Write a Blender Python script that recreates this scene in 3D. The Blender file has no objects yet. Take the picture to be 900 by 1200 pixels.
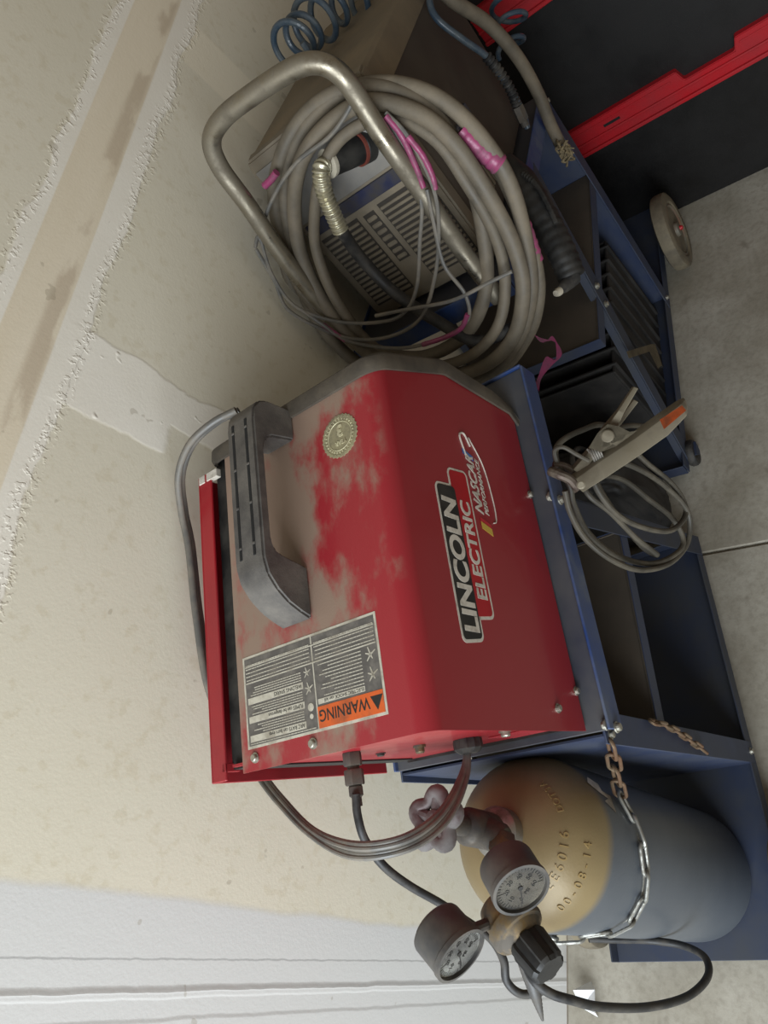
import bpy, bmesh, math, random
from mathutils import Vector, Matrix
random.seed(7)
PI = math.pi
C = bpy.context.scene.collection
S = bpy.context.scene

# ------------------------------------------------------------------ camera
CAM = Vector((0, 0, 1.63))
R = [Vector((0.10100887, -0.75237942, -0.65093964)),      # image right in the world
     Vector((-0.89273891, 0.22023329, -0.39308337)),      # image down
     Vector((0.43910642, 0.62082405, -0.64943286))]       # viewing direction
F = 879.5
cam_d = bpy.data.cameras.new('camera'); cam = bpy.data.objects.new('camera', cam_d); C.objects.link(cam)
m = Matrix(((R[0].x, -R[1].x, -R[2].x, 0), (R[0].y, -R[1].y, -R[2].y, 0), (R[0].z, -R[1].z, -R[2].z, 0), (0, 0, 0, 1)))
cam.matrix_world = Matrix.Translation(CAM) @ m
cam_d.sensor_fit = 'VERTICAL'; cam_d.sensor_height = 36; cam_d.lens = 36 * F / 1200
cam_d.clip_start = 0.02
S.camera = cam

# ------------------------------------------------------------------ light
w = bpy.data.worlds.new('world'); S.world = w; w.use_nodes = True
w.node_tree.nodes['Background'].inputs[0].default_value = (1.0, 0.86, 0.67, 1)
w.node_tree.nodes['Background'].inputs[1].default_value = 0.22
def area(name, loc, target, sx, sy, power, col):
    d = bpy.data.lights.new(name, 'AREA'); d.shape = 'RECTANGLE'; d.size = sx; d.size_y = sy; d.energy = power; d.color = col
    o = bpy.data.objects.new(name, d); C.objects.link(o); o.location = loc
    o.rotation_euler = (Vector(target) - Vector(loc)).to_track_quat('-Z', 'Y').to_euler()
    return o
area('garage_door_daylight', (-1.9, 0.0, 1.5), (0.3, 0.50, 0.75), 1.8, 2.2, 112, (0.85, 0.93, 1.0))
vs = S.view_settings
vs.view_transform = 'Standard'; vs.look = 'None'; vs.gamma = 1; vs.use_curve_mapping = False; vs.exposure = 0.16

# ------------------------------------------------------------------ helpers
def ray(px, py):
    return R[0] * (px - 450) + R[1] * (py - 600) + R[2] * F
def hit(px, py, p, n):
    r = ray(px, py); return CAM + r * ((Vector(p) - CAM).dot(n) / r.dot(n))
def atY(px, py, y): return hit(px, py, (0, y, 0), Vector((0, 1, 0)))
def atX(px, py, x): return hit(px, py, (x, 0, 0), Vector((1, 0, 0)))
def atZ(px, py, z): return hit(px, py, (0, 0, z), Vector((0, 0, 1)))
def atD(px, py, d): return CAM + ray(px, py) * (d / F)
def frame(o, yaw, tilt=0):
    cx = Vector((math.cos(yaw), math.sin(yaw), 0)); cy = Vector((-math.sin(yaw), math.cos(yaw), 0)); z = Vector((0, 0, 1))
    tx = cx * math.cos(tilt) + z * math.sin(tilt); tz = -cx * math.sin(tilt) + z * math.cos(tilt)
    return Matrix(((tx.x, cy.x, tz.x, o[0]), (tx.y, cy.y, tz.y, o[1]), (tx.z, cy.z, tz.z, o[2]), (0, 0, 0, 1)))

def srgb(r, g, b):
    f = lambda c: ((c / 255 + 0.055) / 1.055) ** 2.4 if c > 10 else c / 255 / 12.92
    return (f(r), f(g), f(b), 1)

def mat(name, col, rough=0.5, metal=0.0, dust=None, amount=0.4, scale=12, soft=0.12, bump=0.0, bscale=200, spec=0.5, stretch=(1, 1, 1), coat=0, dust_rough=0.8):
    M = bpy.data.materials.new(name); M.use_nodes = True
    N = M.node_tree.nodes; L = M.node_tree.links; B = N['Principled BSDF']
    B.inputs['Base Color'].default_value = col; B.inputs['Roughness'].default_value = rough; B.inputs['Metallic'].default_value = metal
    B.inputs['Specular IOR Level'].default_value = spec; B.inputs['Coat Weight'].default_value = coat
    tc = N.new('ShaderNodeTexCoord')
    if dust:
        mp = N.new('ShaderNodeMapping'); mp.inputs['Scale'].default_value = stretch; L.new(tc.outputs['Object'], mp.inputs[0])
        nz = N.new('ShaderNodeTexNoise'); nz.inputs['Scale'].default_value = scale; nz.inputs['Detail'].default_value = 8; nz.inputs['Roughness'].default_value = 0.65
        L.new(mp.outputs[0], nz.inputs['Vector'])
        rp = N.new('ShaderNodeValToRGB'); t = 0.72 - 0.44 * amount
        rp.color_ramp.elements[0].position = max(0, t - soft); rp.color_ramp.elements[1].position = min(1, t + soft)
        L.new(nz.outputs[0], rp.inputs[0])
        mx = N.new('ShaderNodeMix'); mx.data_type = 'RGBA'; mx.inputs[6].default_value = col; mx.inputs[7].default_value = dust
        L.new(rp.outputs[0], mx.inputs[0]); L.new(mx.outputs[2], B.inputs['Base Color'])
        mr = N.new('ShaderNodeMapRange'); mr.inputs[3].default_value = rough; mr.inputs[4].default_value = dust_rough
        L.new(rp.outputs[0], mr.inputs[0]); L.new(mr.outputs[0], B.inputs['Roughness'])
        if metal > 0:
            mm = N.new('ShaderNodeMapRange'); mm.inputs[3].default_value = metal; mm.inputs[4].default_value = metal * 0.3
            L.new(rp.outputs[0], mm.inputs[0]); L.new(mm.outputs[0], B.inputs['Metallic'])
    if bump:
        n2 = N.new('ShaderNodeTexNoise'); n2.inputs['Scale'].default_value = bscale; n2.inputs['Detail'].default_value = 4
        L.new(tc.outputs['Object'], n2.inputs['Vector'])
        bp = N.new('ShaderNodeBump'); bp.inputs['Strength'].default_value = bump; bp.inputs['Distance'].default_value = 0.002
        L.new(n2.outputs[0], bp.inputs['Height']); L.new(bp.outputs[0], B.inputs['Normal'])
    return M

def link(name, bm, material, parent=None, smooth=True, angle=35, frame_=None):
    me = bpy.data.meshes.new(name); bm.normal_update(); bm.to_mesh(me); bm.free()
    for x in (material if isinstance(material, (list, tuple)) else [material]): me.materials.append(x)
    if smooth:
        me.polygons.foreach_set('use_smooth', [True] * len(me.polygons))
        try: me.set_sharp_from_angle(angle=math.radians(angle))
        except Exception: pass
    o = bpy.data.objects.new(name, me); C.objects.link(o)
    if parent: o.parent = parent
    if frame_ is not None: o.matrix_world = frame_
    return o
def thing(name, label, cat, mw=Matrix(), group=None, parent=None):
    o = bpy.data.objects.new(name, None); C.objects.link(o); o.empty_display_size = 0.05
    o.matrix_world = mw; o['label'] = label; o['category'] = cat
    if group: o['group'] = group
    return o
def tag(o, label, cat, group=None):
    o['label'] = label; o['category'] = cat
    if group: o['group'] = group
    return o

def box(bm, x0, x1, y0, y1, z0, z1, bev=0.0, seg=2, M=None):
    vs_ = [bm.verts.new((x, y, z)) for x in (x0, x1) for y in (y0, y1) for z in (z0, z1)]
    q = lambda *i: bm.faces.new([vs_[k] for k in i])
    fs = [q(0, 1, 3, 2), q(4, 6, 7, 5), q(0, 4, 5, 1), q(2, 3, 7, 6), q(0, 2, 6, 4), q(1, 5, 7, 3)]
    if bev:
        es = list({e for f in fs for e in f.edges})
        r = bmesh.ops.bevel(bm, geom=es, offset=bev, segments=seg, affect='EDGES', profile=0.5)
        vs_ = list({v for f in r['faces'] for v in f.verts} | {v for v in vs_ if v.is_valid})
    if M is not None:
        vv = set(v for v in vs_ if v.is_valid)
        bmesh.ops.transform(bm, matrix=M, verts=list(vv))
    return bm
def prism(bm, pts, a0, a1, axis='y', bev=0.0, seg=2):
    """polygon pts in the two other axes, extruded from a0 to a1 along axis"""
    def v3(p, a):
        return {'y': (p[0], a, p[1]), 'x': (a, p[0], p[1]), 'z': (p[0], p[1], a)}[axis]
    A = [bm.verts.new(v3(p, a0)) for p in pts]; B = [bm.verts.new(v3(p, a1)) for p in pts]
    n = len(pts); fs = [bm.faces.new(A), bm.faces.new(B[::-1])]
    for i in range(n): fs.append(bm.faces.new((A[i], B[i], B[(i + 1) % n], A[(i + 1) % n])))
    bmesh.ops.recalc_face_normals(bm, faces=fs)
    if bev:
        bmesh.ops.bevel(bm, geom=list({e for f in fs for e in f.edges}), offset=bev, segments=seg, affect='EDGES')
    return bm
def spline(pts, n=8, closed=False):
    P = [Vector(p) for p in pts]; out = []
    N_ = len(P)
    rng = range(N_ if closed else N_ - 1)
    for i in rng:
        p0 = P[(i - 1) % N_] if (closed or i > 0) else P[0] * 2 - P[1]
        p1 = P[i]; p2 = P[(i + 1) % N_]
        p3 = P[(i + 2) % N_] if (closed or i < N_ - 2) else P[-1] * 2 - P[-2]
        for k in range(n):
            t = k / n
            out.append(0.5 * ((2 * p1) + (p2 - p0) * t + (2 * p0 - 5 * p1 + 4 * p2 - p3) * t * t + (3 * p1 - p0 - 3 * p2 + p3) * t ** 3))
    if not closed: out.append(P[-1])
    return out
def tube(bm, path, rad, sides=12, closed=False, cap=True):
    """sweep a circle along a path; rad is a number or a list the length of the path"""
    n = len(path); rr = rad if isinstance(rad, (list, tuple)) else [rad] * n
    tang = []
    for i in range(n):
        a = path[(i - 1) % n] if (closed or i > 0) else path[0]; b = path[(i + 1) % n] if (closed or i < n - 1) else path[-1]
        t = (b - a); tang.append(t.normalized() if t.length > 1e-9 else Vector((0, 0, 1)))
    up = Vector((0, 0, 1)) if abs(tang[0].z) < 0.9 else Vector((1, 0, 0))
    u = tang[0].cross(up).normalized(); rings = []
    for i in range(n):
        u = (u - tang[i] * u.dot(tang[i])).normalized(); v = tang[i].cross(u)
        rings.append([bm.verts.new(path[i] + (u * math.cos(2 * PI * k / sides) + v * math.sin(2 * PI * k / sides)) * rr[i]) for k in range(sides)])
    for i in range(n if closed else n - 1):
        A, B = rings[i], rings[(i + 1) % n]
        sh = 0
        if closed and i == n - 1:
            sh = min(range(sides), key=lambda s: (A[0].co - B[s].co).length)
        for k in range(sides):
            bm.faces.new((A[k], A[(k + 1) % sides], B[(k + 1 + sh) % sides], B[(k + sh) % sides]))
    if cap and not closed:
        bm.faces.new(rings[0][::-1]); bm.faces.new(rings[-1])
    return bm
def lathe(bm, prof, p, axis, sides=32, flute=None):
    """revolve (r, h) profile about axis from point p"""
    p = Vector(p); a = Vector(axis).normalized(); up = Vector((0, 0, 1)) if abs(a.z) < 0.9 else Vector((1, 0, 0))
    u = a.cross(up).normalized(); v = a.cross(u); rings = []
    for r, h in prof:
        ring = []
        for k in range(sides):
            th = 2 * PI * k / sides; q = r * (flute(th) if flute and r > 0.004 else 1)
            ring.append(bm.verts.new(p + a * h + (u * math.cos(th) + v * math.sin(th)) * q))
        rings.append(ring)
    for A, B in zip(rings, rings[1:]):
        for k in range(sides): bm.faces.new((A[k], B[k], B[(k + 1) % sides], A[(k + 1) % sides]))
    bm.faces.new(rings[0]); bm.faces.new(rings[-1][::-1])
    bmesh.ops.recalc_face_normals(bm, faces=bm.faces)
    return bm
def hexnut(bm, p, axis, r, h): return lathe(bm, [(r * .93, 0), (r, h * .1), (r, h * .9), (r * .93, h)], p, axis, sides=6)
def bolt(parent, p, axis, r, h, material, name='bolt'):
    bm = bmesh.new(); lathe(bm, [(r * 1.35, 0), (r * 1.35, h * .3), (r, h * .3), (r, h * .8), (r * .8, h)], p, axis, sides=12)
    return link(name, bm, material, parent, angle=30)
def text_mesh(name, s, size, mw, material, parent, extrude=0.0003, shear=0.0, bold=0.0, align='LEFT', sx=1.0):
    cu = bpy.data.curves.new(name, 'FONT'); cu.body = s; cu.size = size; cu.extrude = extrude; cu.shear = shear; cu.offset = bold; cu.align_x = align
    t = bpy.data.objects.new(name + '_tmp', cu); C.objects.link(t)
    bpy.context.view_layer.update()
    me = bpy.data.meshes.new_from_object(t.evaluated_get(bpy.context.evaluated_depsgraph_get()))
    bpy.data.objects.remove(t)
    me.transform(Matrix.Diagonal((sx, 1, 1, 1)))
    me.materials.clear(); me.materials.append(material)
    o = bpy.data.objects.new(name, me); C.objects.link(o); o.parent = parent; o.matrix_local = mw
    return o
def text_into(bm, s, size, M, shear=0.0, bold=0.0, align='LEFT', sx=1.0, extrude=0.0002):
    cu = bpy.data.curves.new('t', 'FONT'); cu.body = s; cu.size = size; cu.extrude = extrude; cu.shear = shear; cu.offset = bold; cu.align_x = align
    t = bpy.data.objects.new('t_tmp', cu); C.objects.link(t); bpy.context.view_layer.update()
    me = bpy.data.meshes.new_from_object(t.evaluated_get(bpy.context.evaluated_depsgraph_get()))
    bpy.data.objects.remove(t); me.transform(M @ Matrix.Diagonal((sx, 1, 1, 1))); bm.from_mesh(me); bpy.data.meshes.remove(me)

# ------------------------------------------------------------------ materials
DUST = srgb(132, 120, 102)
m_red = mat('red_paint', srgb(152, 24, 34), 0.36, 0, srgb(116, 34, 38), 0.25, 5, 0.25, bump=0.08, bscale=500, coat=0.15)
m_black = mat('black_plastic', srgb(22, 22, 22), 0.5, 0, srgb(48, 45, 40), 0.45, 20)
m_bezel = mat('grey_bezel_plastic', srgb(46, 41, 36), 0.6, 0, srgb(84, 75, 62), 0.5, 18, 0.2, bump=0.15, bscale=700)
m_grip = mat('grey_grip_plastic', srgb(52, 50, 50), 0.5, 0, srgb(108, 102, 94), 0.45, 16, 0.2, bump=0.2, bscale=500)
m_blue = mat('blue_cart_paint', srgb(33, 48, 82), 0.42, 0, srgb(64, 68, 76), 0.5, 9, 0.25, bump=0.05)
m_blue_dark = mat('dusty_navy_paint', srgb(34, 46, 72), 0.5, 0, srgb(58, 60, 64), 0.5, 7, 0.2)
m_bluelip = mat('scuffed_blue_edge', srgb(38, 62, 112), 0.4, 0, srgb(84, 92, 110), 0.4, 12)
m_tray = mat('dusty_blue_tray', srgb(44, 50, 66), 0.45, 0, srgb(84, 82, 80), 0.55, 6, 0.25)
m_shelf = mat('dirty_shelf', srgb(62, 56, 50), 0.6, 0, srgb(88, 78, 66), 0.5, 7, 0.25, bump=0.1)
m_steel = mat('steel', srgb(165, 162, 155), 0.35, 0.9, srgb(95, 85, 72), 0.35, 30)
m_zinc = mat('zinc_bolt', srgb(175, 172, 160), 0.35, 0.85, srgb(105, 95, 80), 0.3, 60)
m_chrome = mat('worn_chrome_tube', srgb(150, 142, 126), 0.24, 0.95, srgb(92, 84, 70), 0.4, 14, 0.15, bump=0.1, bscale=300)
m_brass = mat('tarnished_brass', srgb(134, 112, 76), 0.4, 0.7, srgb(88, 82, 74), 0.6, 40)
m_brass_dull = mat('dull_brass', srgb(92, 84, 74), 0.45, 0.35, srgb(68, 65, 62), 0.5, 40)
m_rubber = mat('black_rubber', srgb(34, 34, 35), 0.5, 0, srgb(70, 66, 60), 0.4, 40)
m_cord = mat('grey_cord', srgb(92, 90, 86), 0.4, 0, srgb(120, 112, 100), 0.4, 25)
m_cable = mat('dusty_torch_lead', srgb(78, 72, 62), 0.5, 0, srgb(116, 105, 88), 0.5, 16, 0.2, bump=0.15, bscale=300)
m_clampcable = mat('olive_clamp_cable', srgb(58, 54, 46), 0.6, 0, srgb(86, 79, 66), 0.4, 20)
m_pink = mat('pink_tape', srgb(142, 58, 96), 0.35, 0, srgb(108, 66, 82), 0.4, 60)
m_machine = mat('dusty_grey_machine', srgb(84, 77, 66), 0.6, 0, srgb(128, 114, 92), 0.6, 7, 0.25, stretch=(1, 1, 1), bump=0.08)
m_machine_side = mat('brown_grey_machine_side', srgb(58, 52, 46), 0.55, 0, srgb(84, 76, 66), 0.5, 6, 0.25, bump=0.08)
m_face = mat('grey_front_plastic', srgb(98, 90, 78), 0.55, 0, srgb(134, 122, 102), 0.5, 10, 0.2)
m_facelight = mat('pale_grey_plastic', srgb(112, 110, 108), 0.5, 0, srgb(138, 132, 122), 0.5, 10, 0.2)
m_bluestripe = mat('blue_stripe', srgb(34, 38, 66), 0.5, 0, srgb(60, 56, 56), 0.5, 30)
m_coil = mat('blue_grey_air_hose', srgb(46, 62, 76), 0.3, 0, srgb(78, 84, 86), 0.35, 30, coat=0.2)
m_cream = mat('cream_grommet', srgb(176, 168, 150), 0.5, 0, srgb(120, 112, 98), 0.35, 30)
m_spring = mat('spring_steel', srgb(190, 184, 160), 0.3, 0.8, srgb(110, 100, 84), 0.3, 80)
m_blackpanel = mat('black_tool_cabinet', srgb(13, 12, 12), 0.5, 0, srgb(22, 20, 19), 0.4, 5, 0.2, bump=0.15, bscale=400)
m_redrail = mat('red_plastic_rail', srgb(172, 14, 27), 0.4, 0, srgb(130, 20, 28), 0.3, 8, 0.25)
m_dark = mat('dark_opening', srgb(10, 10, 10), 0.8)
m_white = mat('white_print', srgb(205, 198, 186), 0.5, 0, srgb(150, 140, 126), 0.3, 40)
m_cylgrey = mat('grey_cylinder_paint', srgb(88, 93, 98), 0.42, 0.15, srgb(74, 74, 74), 0.35, 8, 0.25, bump=0.1, bscale=300)
m_rust = mat('rusty_chain', srgb(120, 104, 84), 0.45, 0.7, srgb(96, 68, 46), 0.5, 40)
m_chain = mat('zinc_chain', srgb(158, 158, 152), 0.35, 0.85, srgb(96, 88, 76), 0.35, 60)
m_paper = mat('white_paper', srgb(225, 225, 225), 0.7)
m_twine = mat('tan_twine', srgb(140, 125, 96), 0.9, 0, srgb(100, 88, 66), 0.5, 90)
m_wheel = mat('worn_rubber_tyre', srgb(92, 84, 70), 0.75, 0, srgb(118, 108, 88), 0.5, 18)
m_rim = mat('dusty_rim', srgb(104, 100, 88), 0.6, 0, srgb(120, 86, 66), 0.35, 14)
m_orange = mat('orange_label', srgb(200, 88, 32), 0.5, 0, srgb(140, 72, 40), 0.3, 40)
m_labeldark = mat('label_dark_ink', srgb(84, 80, 76), 0.5, 0, srgb(112, 106, 98), 0.35, 60)
m_labelink = mat('label_cream', srgb(186, 180, 164), 0.5, 0, srgb(150, 142, 126), 0.4, 60)
m_gold = mat('worn_gold_foil', srgb(158, 150, 118), 0.45, 0.2, srgb(120, 112, 88), 0.5, 50)
m_tan = mat('tan_masking_tape', srgb(128, 116, 92), 0.7, 0, srgb(100, 90, 72), 0.4, 20)
m_clampm = mat('clamp_steel', srgb(128, 120, 102), 0.42, 0.6, srgb(98, 90, 74), 0.5, 20)

def wall_material():
    M = bpy.data.materials.new('taped_drywall'); M.use_nodes = True
    N = M.node_tree.nodes; L = M.node_tree.links; B = N['Principled BSDF']; B.inputs['Roughness'].default_value = 0.75
    B.inputs['Specular IOR Level'].default_value = 0.25
    g = N.new('ShaderNodeNewGeometry'); sp = N.new('ShaderNodeSeparateXYZ'); L.new(g.outputs['Position'], sp.inputs[0])
    def math_(op, a, b=None, c=None):
        n = N.new('ShaderNodeMath'); n.operation = op
        for i, x in enumerate((a, b, c)):
            if x is None: continue
            if isinstance(x, (int, float)): n.inputs[i].default_value = x
            else: L.new(x, n.inputs[i])
        return n.outputs[0]
    def noise(scale, detail=4, stretch=(1, 1, 1), off=0):
        mp = N.new('ShaderNodeMapping'); mp.inputs['Scale'].default_value = stretch; mp.inputs['Location'].default_value = (off, 0, off); L.new(g.outputs['Position'], mp.inputs[0])
        n = N.new('ShaderNodeTexNoise'); n.inputs['Scale'].default_value = scale; n.inputs['Detail'].default_value = detail; L.new(mp.outputs[0], n.inputs['Vector']); return n.outputs[0]
    X, Z = sp.outputs['X'], sp.outputs['Z']
    nl = noise(7, 3); ns = noise(60, 3); nj = noise(110, 2, off=3)
    dz = math_('ADD', math_('MULTIPLY', math_('SUBTRACT', nl, 0.5), 0.05), math_('MULTIPLY', math_('SUBTRACT', ns, 0.5), 0.007))
    Zw = math_('ADD', Z, dz); Xw = math_('ADD', X, dz)
    def band(v, c, h, soft=0.004):
        d = math_('ABSOLUTE', math_('SUBTRACT', v, c)); mr = N.new('ShaderNodeMapRange'); mr.interpolation_type = 'SMOOTHSTEP'
        mr.inputs[1].default_value = h + soft; mr.inputs[2].default_value = h - soft; L.new(d, mr.inputs[0]); return mr.outputs[0]
    def step(v, c, soft, up=True):
        mr = N.new('ShaderNodeMapRange'); mr.interpolation_type = 'SMOOTHSTEP'
        mr.inputs[1].default_value = c - soft; mr.inputs[2].default_value = c + soft
        if not up: mr.inputs[3].default_value = 1; mr.inputs[4].default_value = 0
        L.new(v, mr.inputs[0]); return mr.outputs[0]
    def mix(fac, a, b):
        mx = N.new('ShaderNodeMix'); mx.data_type = 'RGBA'
        for i, x in ((0, fac), (6, a), (7, b)):
            if isinstance(x, tuple): mx.inputs[i].default_value = x
            elif isinstance(x, (int, float)): mx.inputs[i].default_value = x
            else: L.new(x, mx.inputs[i])
        return mx.outputs[2]
    paper = mix(noise(3.5, 5, off=1), srgb(209, 201, 179), srgb(221, 213, 195))
    paper = mix(math_('MULTIPLY', step(ns, 0.62, 0.08), 0.25), paper, srgb(190, 176, 144))
    mud = mix(noise(9, 5, off=5), srgb(224, 216, 200), srgb(236, 230, 218))
    tape = mix(noise(14, 5, stretch=(.3, 1, 3)), srgb(216, 202, 176), srgb(228, 216, 194))
    H = band(Zw, 1.385, 0.062, 0.002)
    # vertical joint bands
    V1 = math_('MULTIPLY', band(Xw, 0.598, 0.036, 0.003), step(Z, 1.33, 0.01, False))
    V1b = math_('MULTIPLY', band(Xw, 0.575, 0.062, 0.003), math_('MULTIPLY', step(Zw, 1.165, 0.006), step(Z, 1.34, 0.01, False)))
    V1 = math_('MAXIMUM', V1, V1b)
    V2 = math_('MULTIPLY', band(X, 1.275, 0.05, 0.004), 0.75)
    Lw = step(Xw, -0.04, 0.004, False)
    col = mix(V2, paper, srgb(228, 218, 196)); col = mix(V1, col, mud); col = mix(H, col, mud)
    col = mix(band(Z, 1.392, 0.034, 0.0015), col, tape)
    smear = math_('MULTIPLY', band(Z, 1.372, 0.012, 0.006), step(noise(16, 5, stretch=(.5, 1, 1.5), off=9), 0.5, 0.06)); col = mix(math_('MULTIPLY', smear, 0.5), col, srgb(172, 152, 128))
    Xl = math_('ADD', X, math_('MULTIPLY', math_('SUBTRACT', nl, 0.5), 0.02)); Xl = math_('ADD', Xl, math_('MULTIPLY', math_('SUBTRACT', Z, 0.9), -0.03))
    lw = step(Xl, -0.050, 0.006, False); col = mix(lw, col, srgb(208, 206, 202))
    crack = math_('MAXIMUM', band(Xw_small(N, L, X, ns, math_), -0.112, 0.0011, 0.0006), 0.0)
    col = mix(math_('MULTIPLY', crack, 0.45), col, srgb(120, 118, 116))
    spots = step(noise(30, 2, off=7), 0.735, 0.01); col = mix(math_('MULTIPLY', spots, 0.35), col, srgb(150, 138, 116))
    L.new(col, B.inputs['Base Color'])
    # relief
    hgt = math_('MULTIPLY', H, 0.5); hgt = math_('ADD', hgt, math_('MULTIPLY', V1, 0.3)); hgt = math_('ADD', hgt, math_('MULTIPLY', lw, 0.15))
    Xr = math_('ADD', X, math_('MULTIPLY', math_('SUBTRACT', noise(14, 3, off=4), 0.5), 0.007))
    hgt = math_('ADD', hgt, math_('MULTIPLY', band(Xr, -0.146, 0.003, 0.005), 1.4)); hgt = math_('ADD', hgt, math_('MULTIPLY', step(Xr, -0.149, 0.003, False), 0.8))
    hgt = math_('ADD', hgt, math_('MULTIPLY', step(Xr, -0.174, 0.003, False), 0.5))
    edge = math_('MULTIPLY', band(Zw, 1.325, 0.010, 0.006), math_('MULTIPLY', step(nj, 0.56, 0.06), 0.5)); hgt = math_('ADD', hgt, edge)
    edge2 = math_('MULTIPLY', band(Zw, 1.446, 0.008, 0.005), math_('MULTIPLY', step(nj, 0.58, 0.06), 0.5)); hgt = math_('ADD', hgt, edge2)
    hgt = math_('ADD', hgt, math_('MULTIPLY', ns, 0.10)); hgt = math_('ADD', hgt, math_('MULTIPLY', noise(260, 2), 0.12))
    blob = step(noise(22, 2, off=2), 0.70, 0.03); hgt = math_('ADD', hgt, math_('MULTIPLY', math_('MULTIPLY', blob, V1), 1.5))
    bp = N.new('ShaderNodeBump'); bp.inputs['Strength'].default_value = 0.55; bp.inputs['Distance'].default_value = 0.0025
    L.new(hgt, bp.inputs['Height']); L.new(bp.outputs[0], B.inputs['Normal'])
    return M
def Xw_small(N, L, X, ns, math_):
    return math_('ADD', X, math_('MULTIPLY', math_('SUBTRACT', ns, 0.5), 0.004))

def floor_material():
    M = bpy.data.materials.new('concrete'); M.use_nodes = True
    N = M.node_tree.nodes; L = M.node_tree.links; B = N['Principled BSDF']; B.inputs['Roughness'].default_value = 0.7
    g = N.new('ShaderNodeNewGeometry')
    def noise(scale, detail=6, loc=0):
        mp = N.new('ShaderNodeMapping'); mp.inputs['Location'].default_value = (loc, loc, 0); L.new(g.outputs['Position'], mp.inputs[0])
        n = N.new('ShaderNodeTexNoise'); n.inputs['Scale'].default_value = scale; n.inputs['Detail'].default_value = detail; n.inputs['Roughness'].default_value = 0.6; L.new(mp.outputs[0], n.inputs['Vector']); return n.outputs[0]
    def ramp(v, a, b, ca, cb):
        r = N.new('ShaderNodeValToRGB'); r.color_ramp.elements[0].position = a; r.color_ramp.elements[1].position = b; r.color_ramp.elements[0].color = ca; r.color_ramp.elements[1].color = cb; L.new(v, r.inputs[0]); return r.outputs[0]
    base = ramp(noise(5), 0.35, 0.68, srgb(140, 133, 118), srgb(172, 166, 153))
    def mix(f, a, b):
        mx = N.new('ShaderNodeMix'); mx.data_type = 'RGBA'
        for i, x in ((0, f), (6, a), (7, b)):
            if isinstance(x, (tuple,)): mx.inputs[i].default_value = x
            else: L.new(x, mx.inputs[i])
        return mx.outputs[2]
    fine = ramp(noise(70, 3, 2), 0.45, 0.7, (0, 0, 0, 1), (0.35, 0.35, 0.35, 1)); base = mix(fine, base, srgb(112, 104, 90))
    stain = ramp(noise(9, 3, 4), 0.66, 0.72, (0, 0, 0, 1), (0.5, 0.5, 0.5, 1)); base = mix(stain, base, srgb(100, 90, 76))
    L.new(base, B.inputs['Base Color'])
    bp = N.new('ShaderNodeBump'); bp.inputs['Strength'].default_value = 0.3; bp.inputs['Distance'].default_value = 0.002
    L.new(noise(90, 4), bp.inputs['Height']); L.new(bp.outputs[0], B.inputs['Normal'])
    return M

# ------------------------------------------------------------------ the setting
YW = 0.89
bm = bmesh.new(); box(bm, -1.0, 3.2, YW, YW + 0.1, 0, 2.5)
o = link('wall_back', bm, wall_material(), smooth=False); o['kind'] = 'structure'
# floor: two slabs with a control joint between them
bm = bmesh.new(); box(bm, -1.0, 0.741, -1.6, YW, -0.12, 0, 0.003, 1); box(bm, 0.746, 3.2, -1.6, YW, -0.12, 0, 0.003, 1)
box(bm, 0.735, 0.75, -1.6, YW, -0.12, -0.008)
o = link('floor', bm, floor_material(), smooth=False); o['kind'] = 'structure'

# ------------------------------------------------------------------ geometry frames
YC, TL, Y2 = math.radians(8.164), math.radians(11.33), math.radians(1.384)
P0 = CAM + ray(688, 851) * (1.05 / ray(688, 851).length)        # near bottom rear corner of the red welder
FW = frame(P0, YC, TL)
O1 = Vector((0.186, 0.452, 0.709))
FT1 = frame(O1, YC, TL); FC1 = frame((O1.x, O1.y, 0), YC)
# second cart: mirrored, rear to the right. local x runs towards its front (world -X)
O2 = Vector((1.560, 0.885, 0.709))
FC2 = frame((O2.x, O2.y, 0), Y2 + PI)
FT2 = frame(O2, Y2 + PI, math.radians(10.8))

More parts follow.
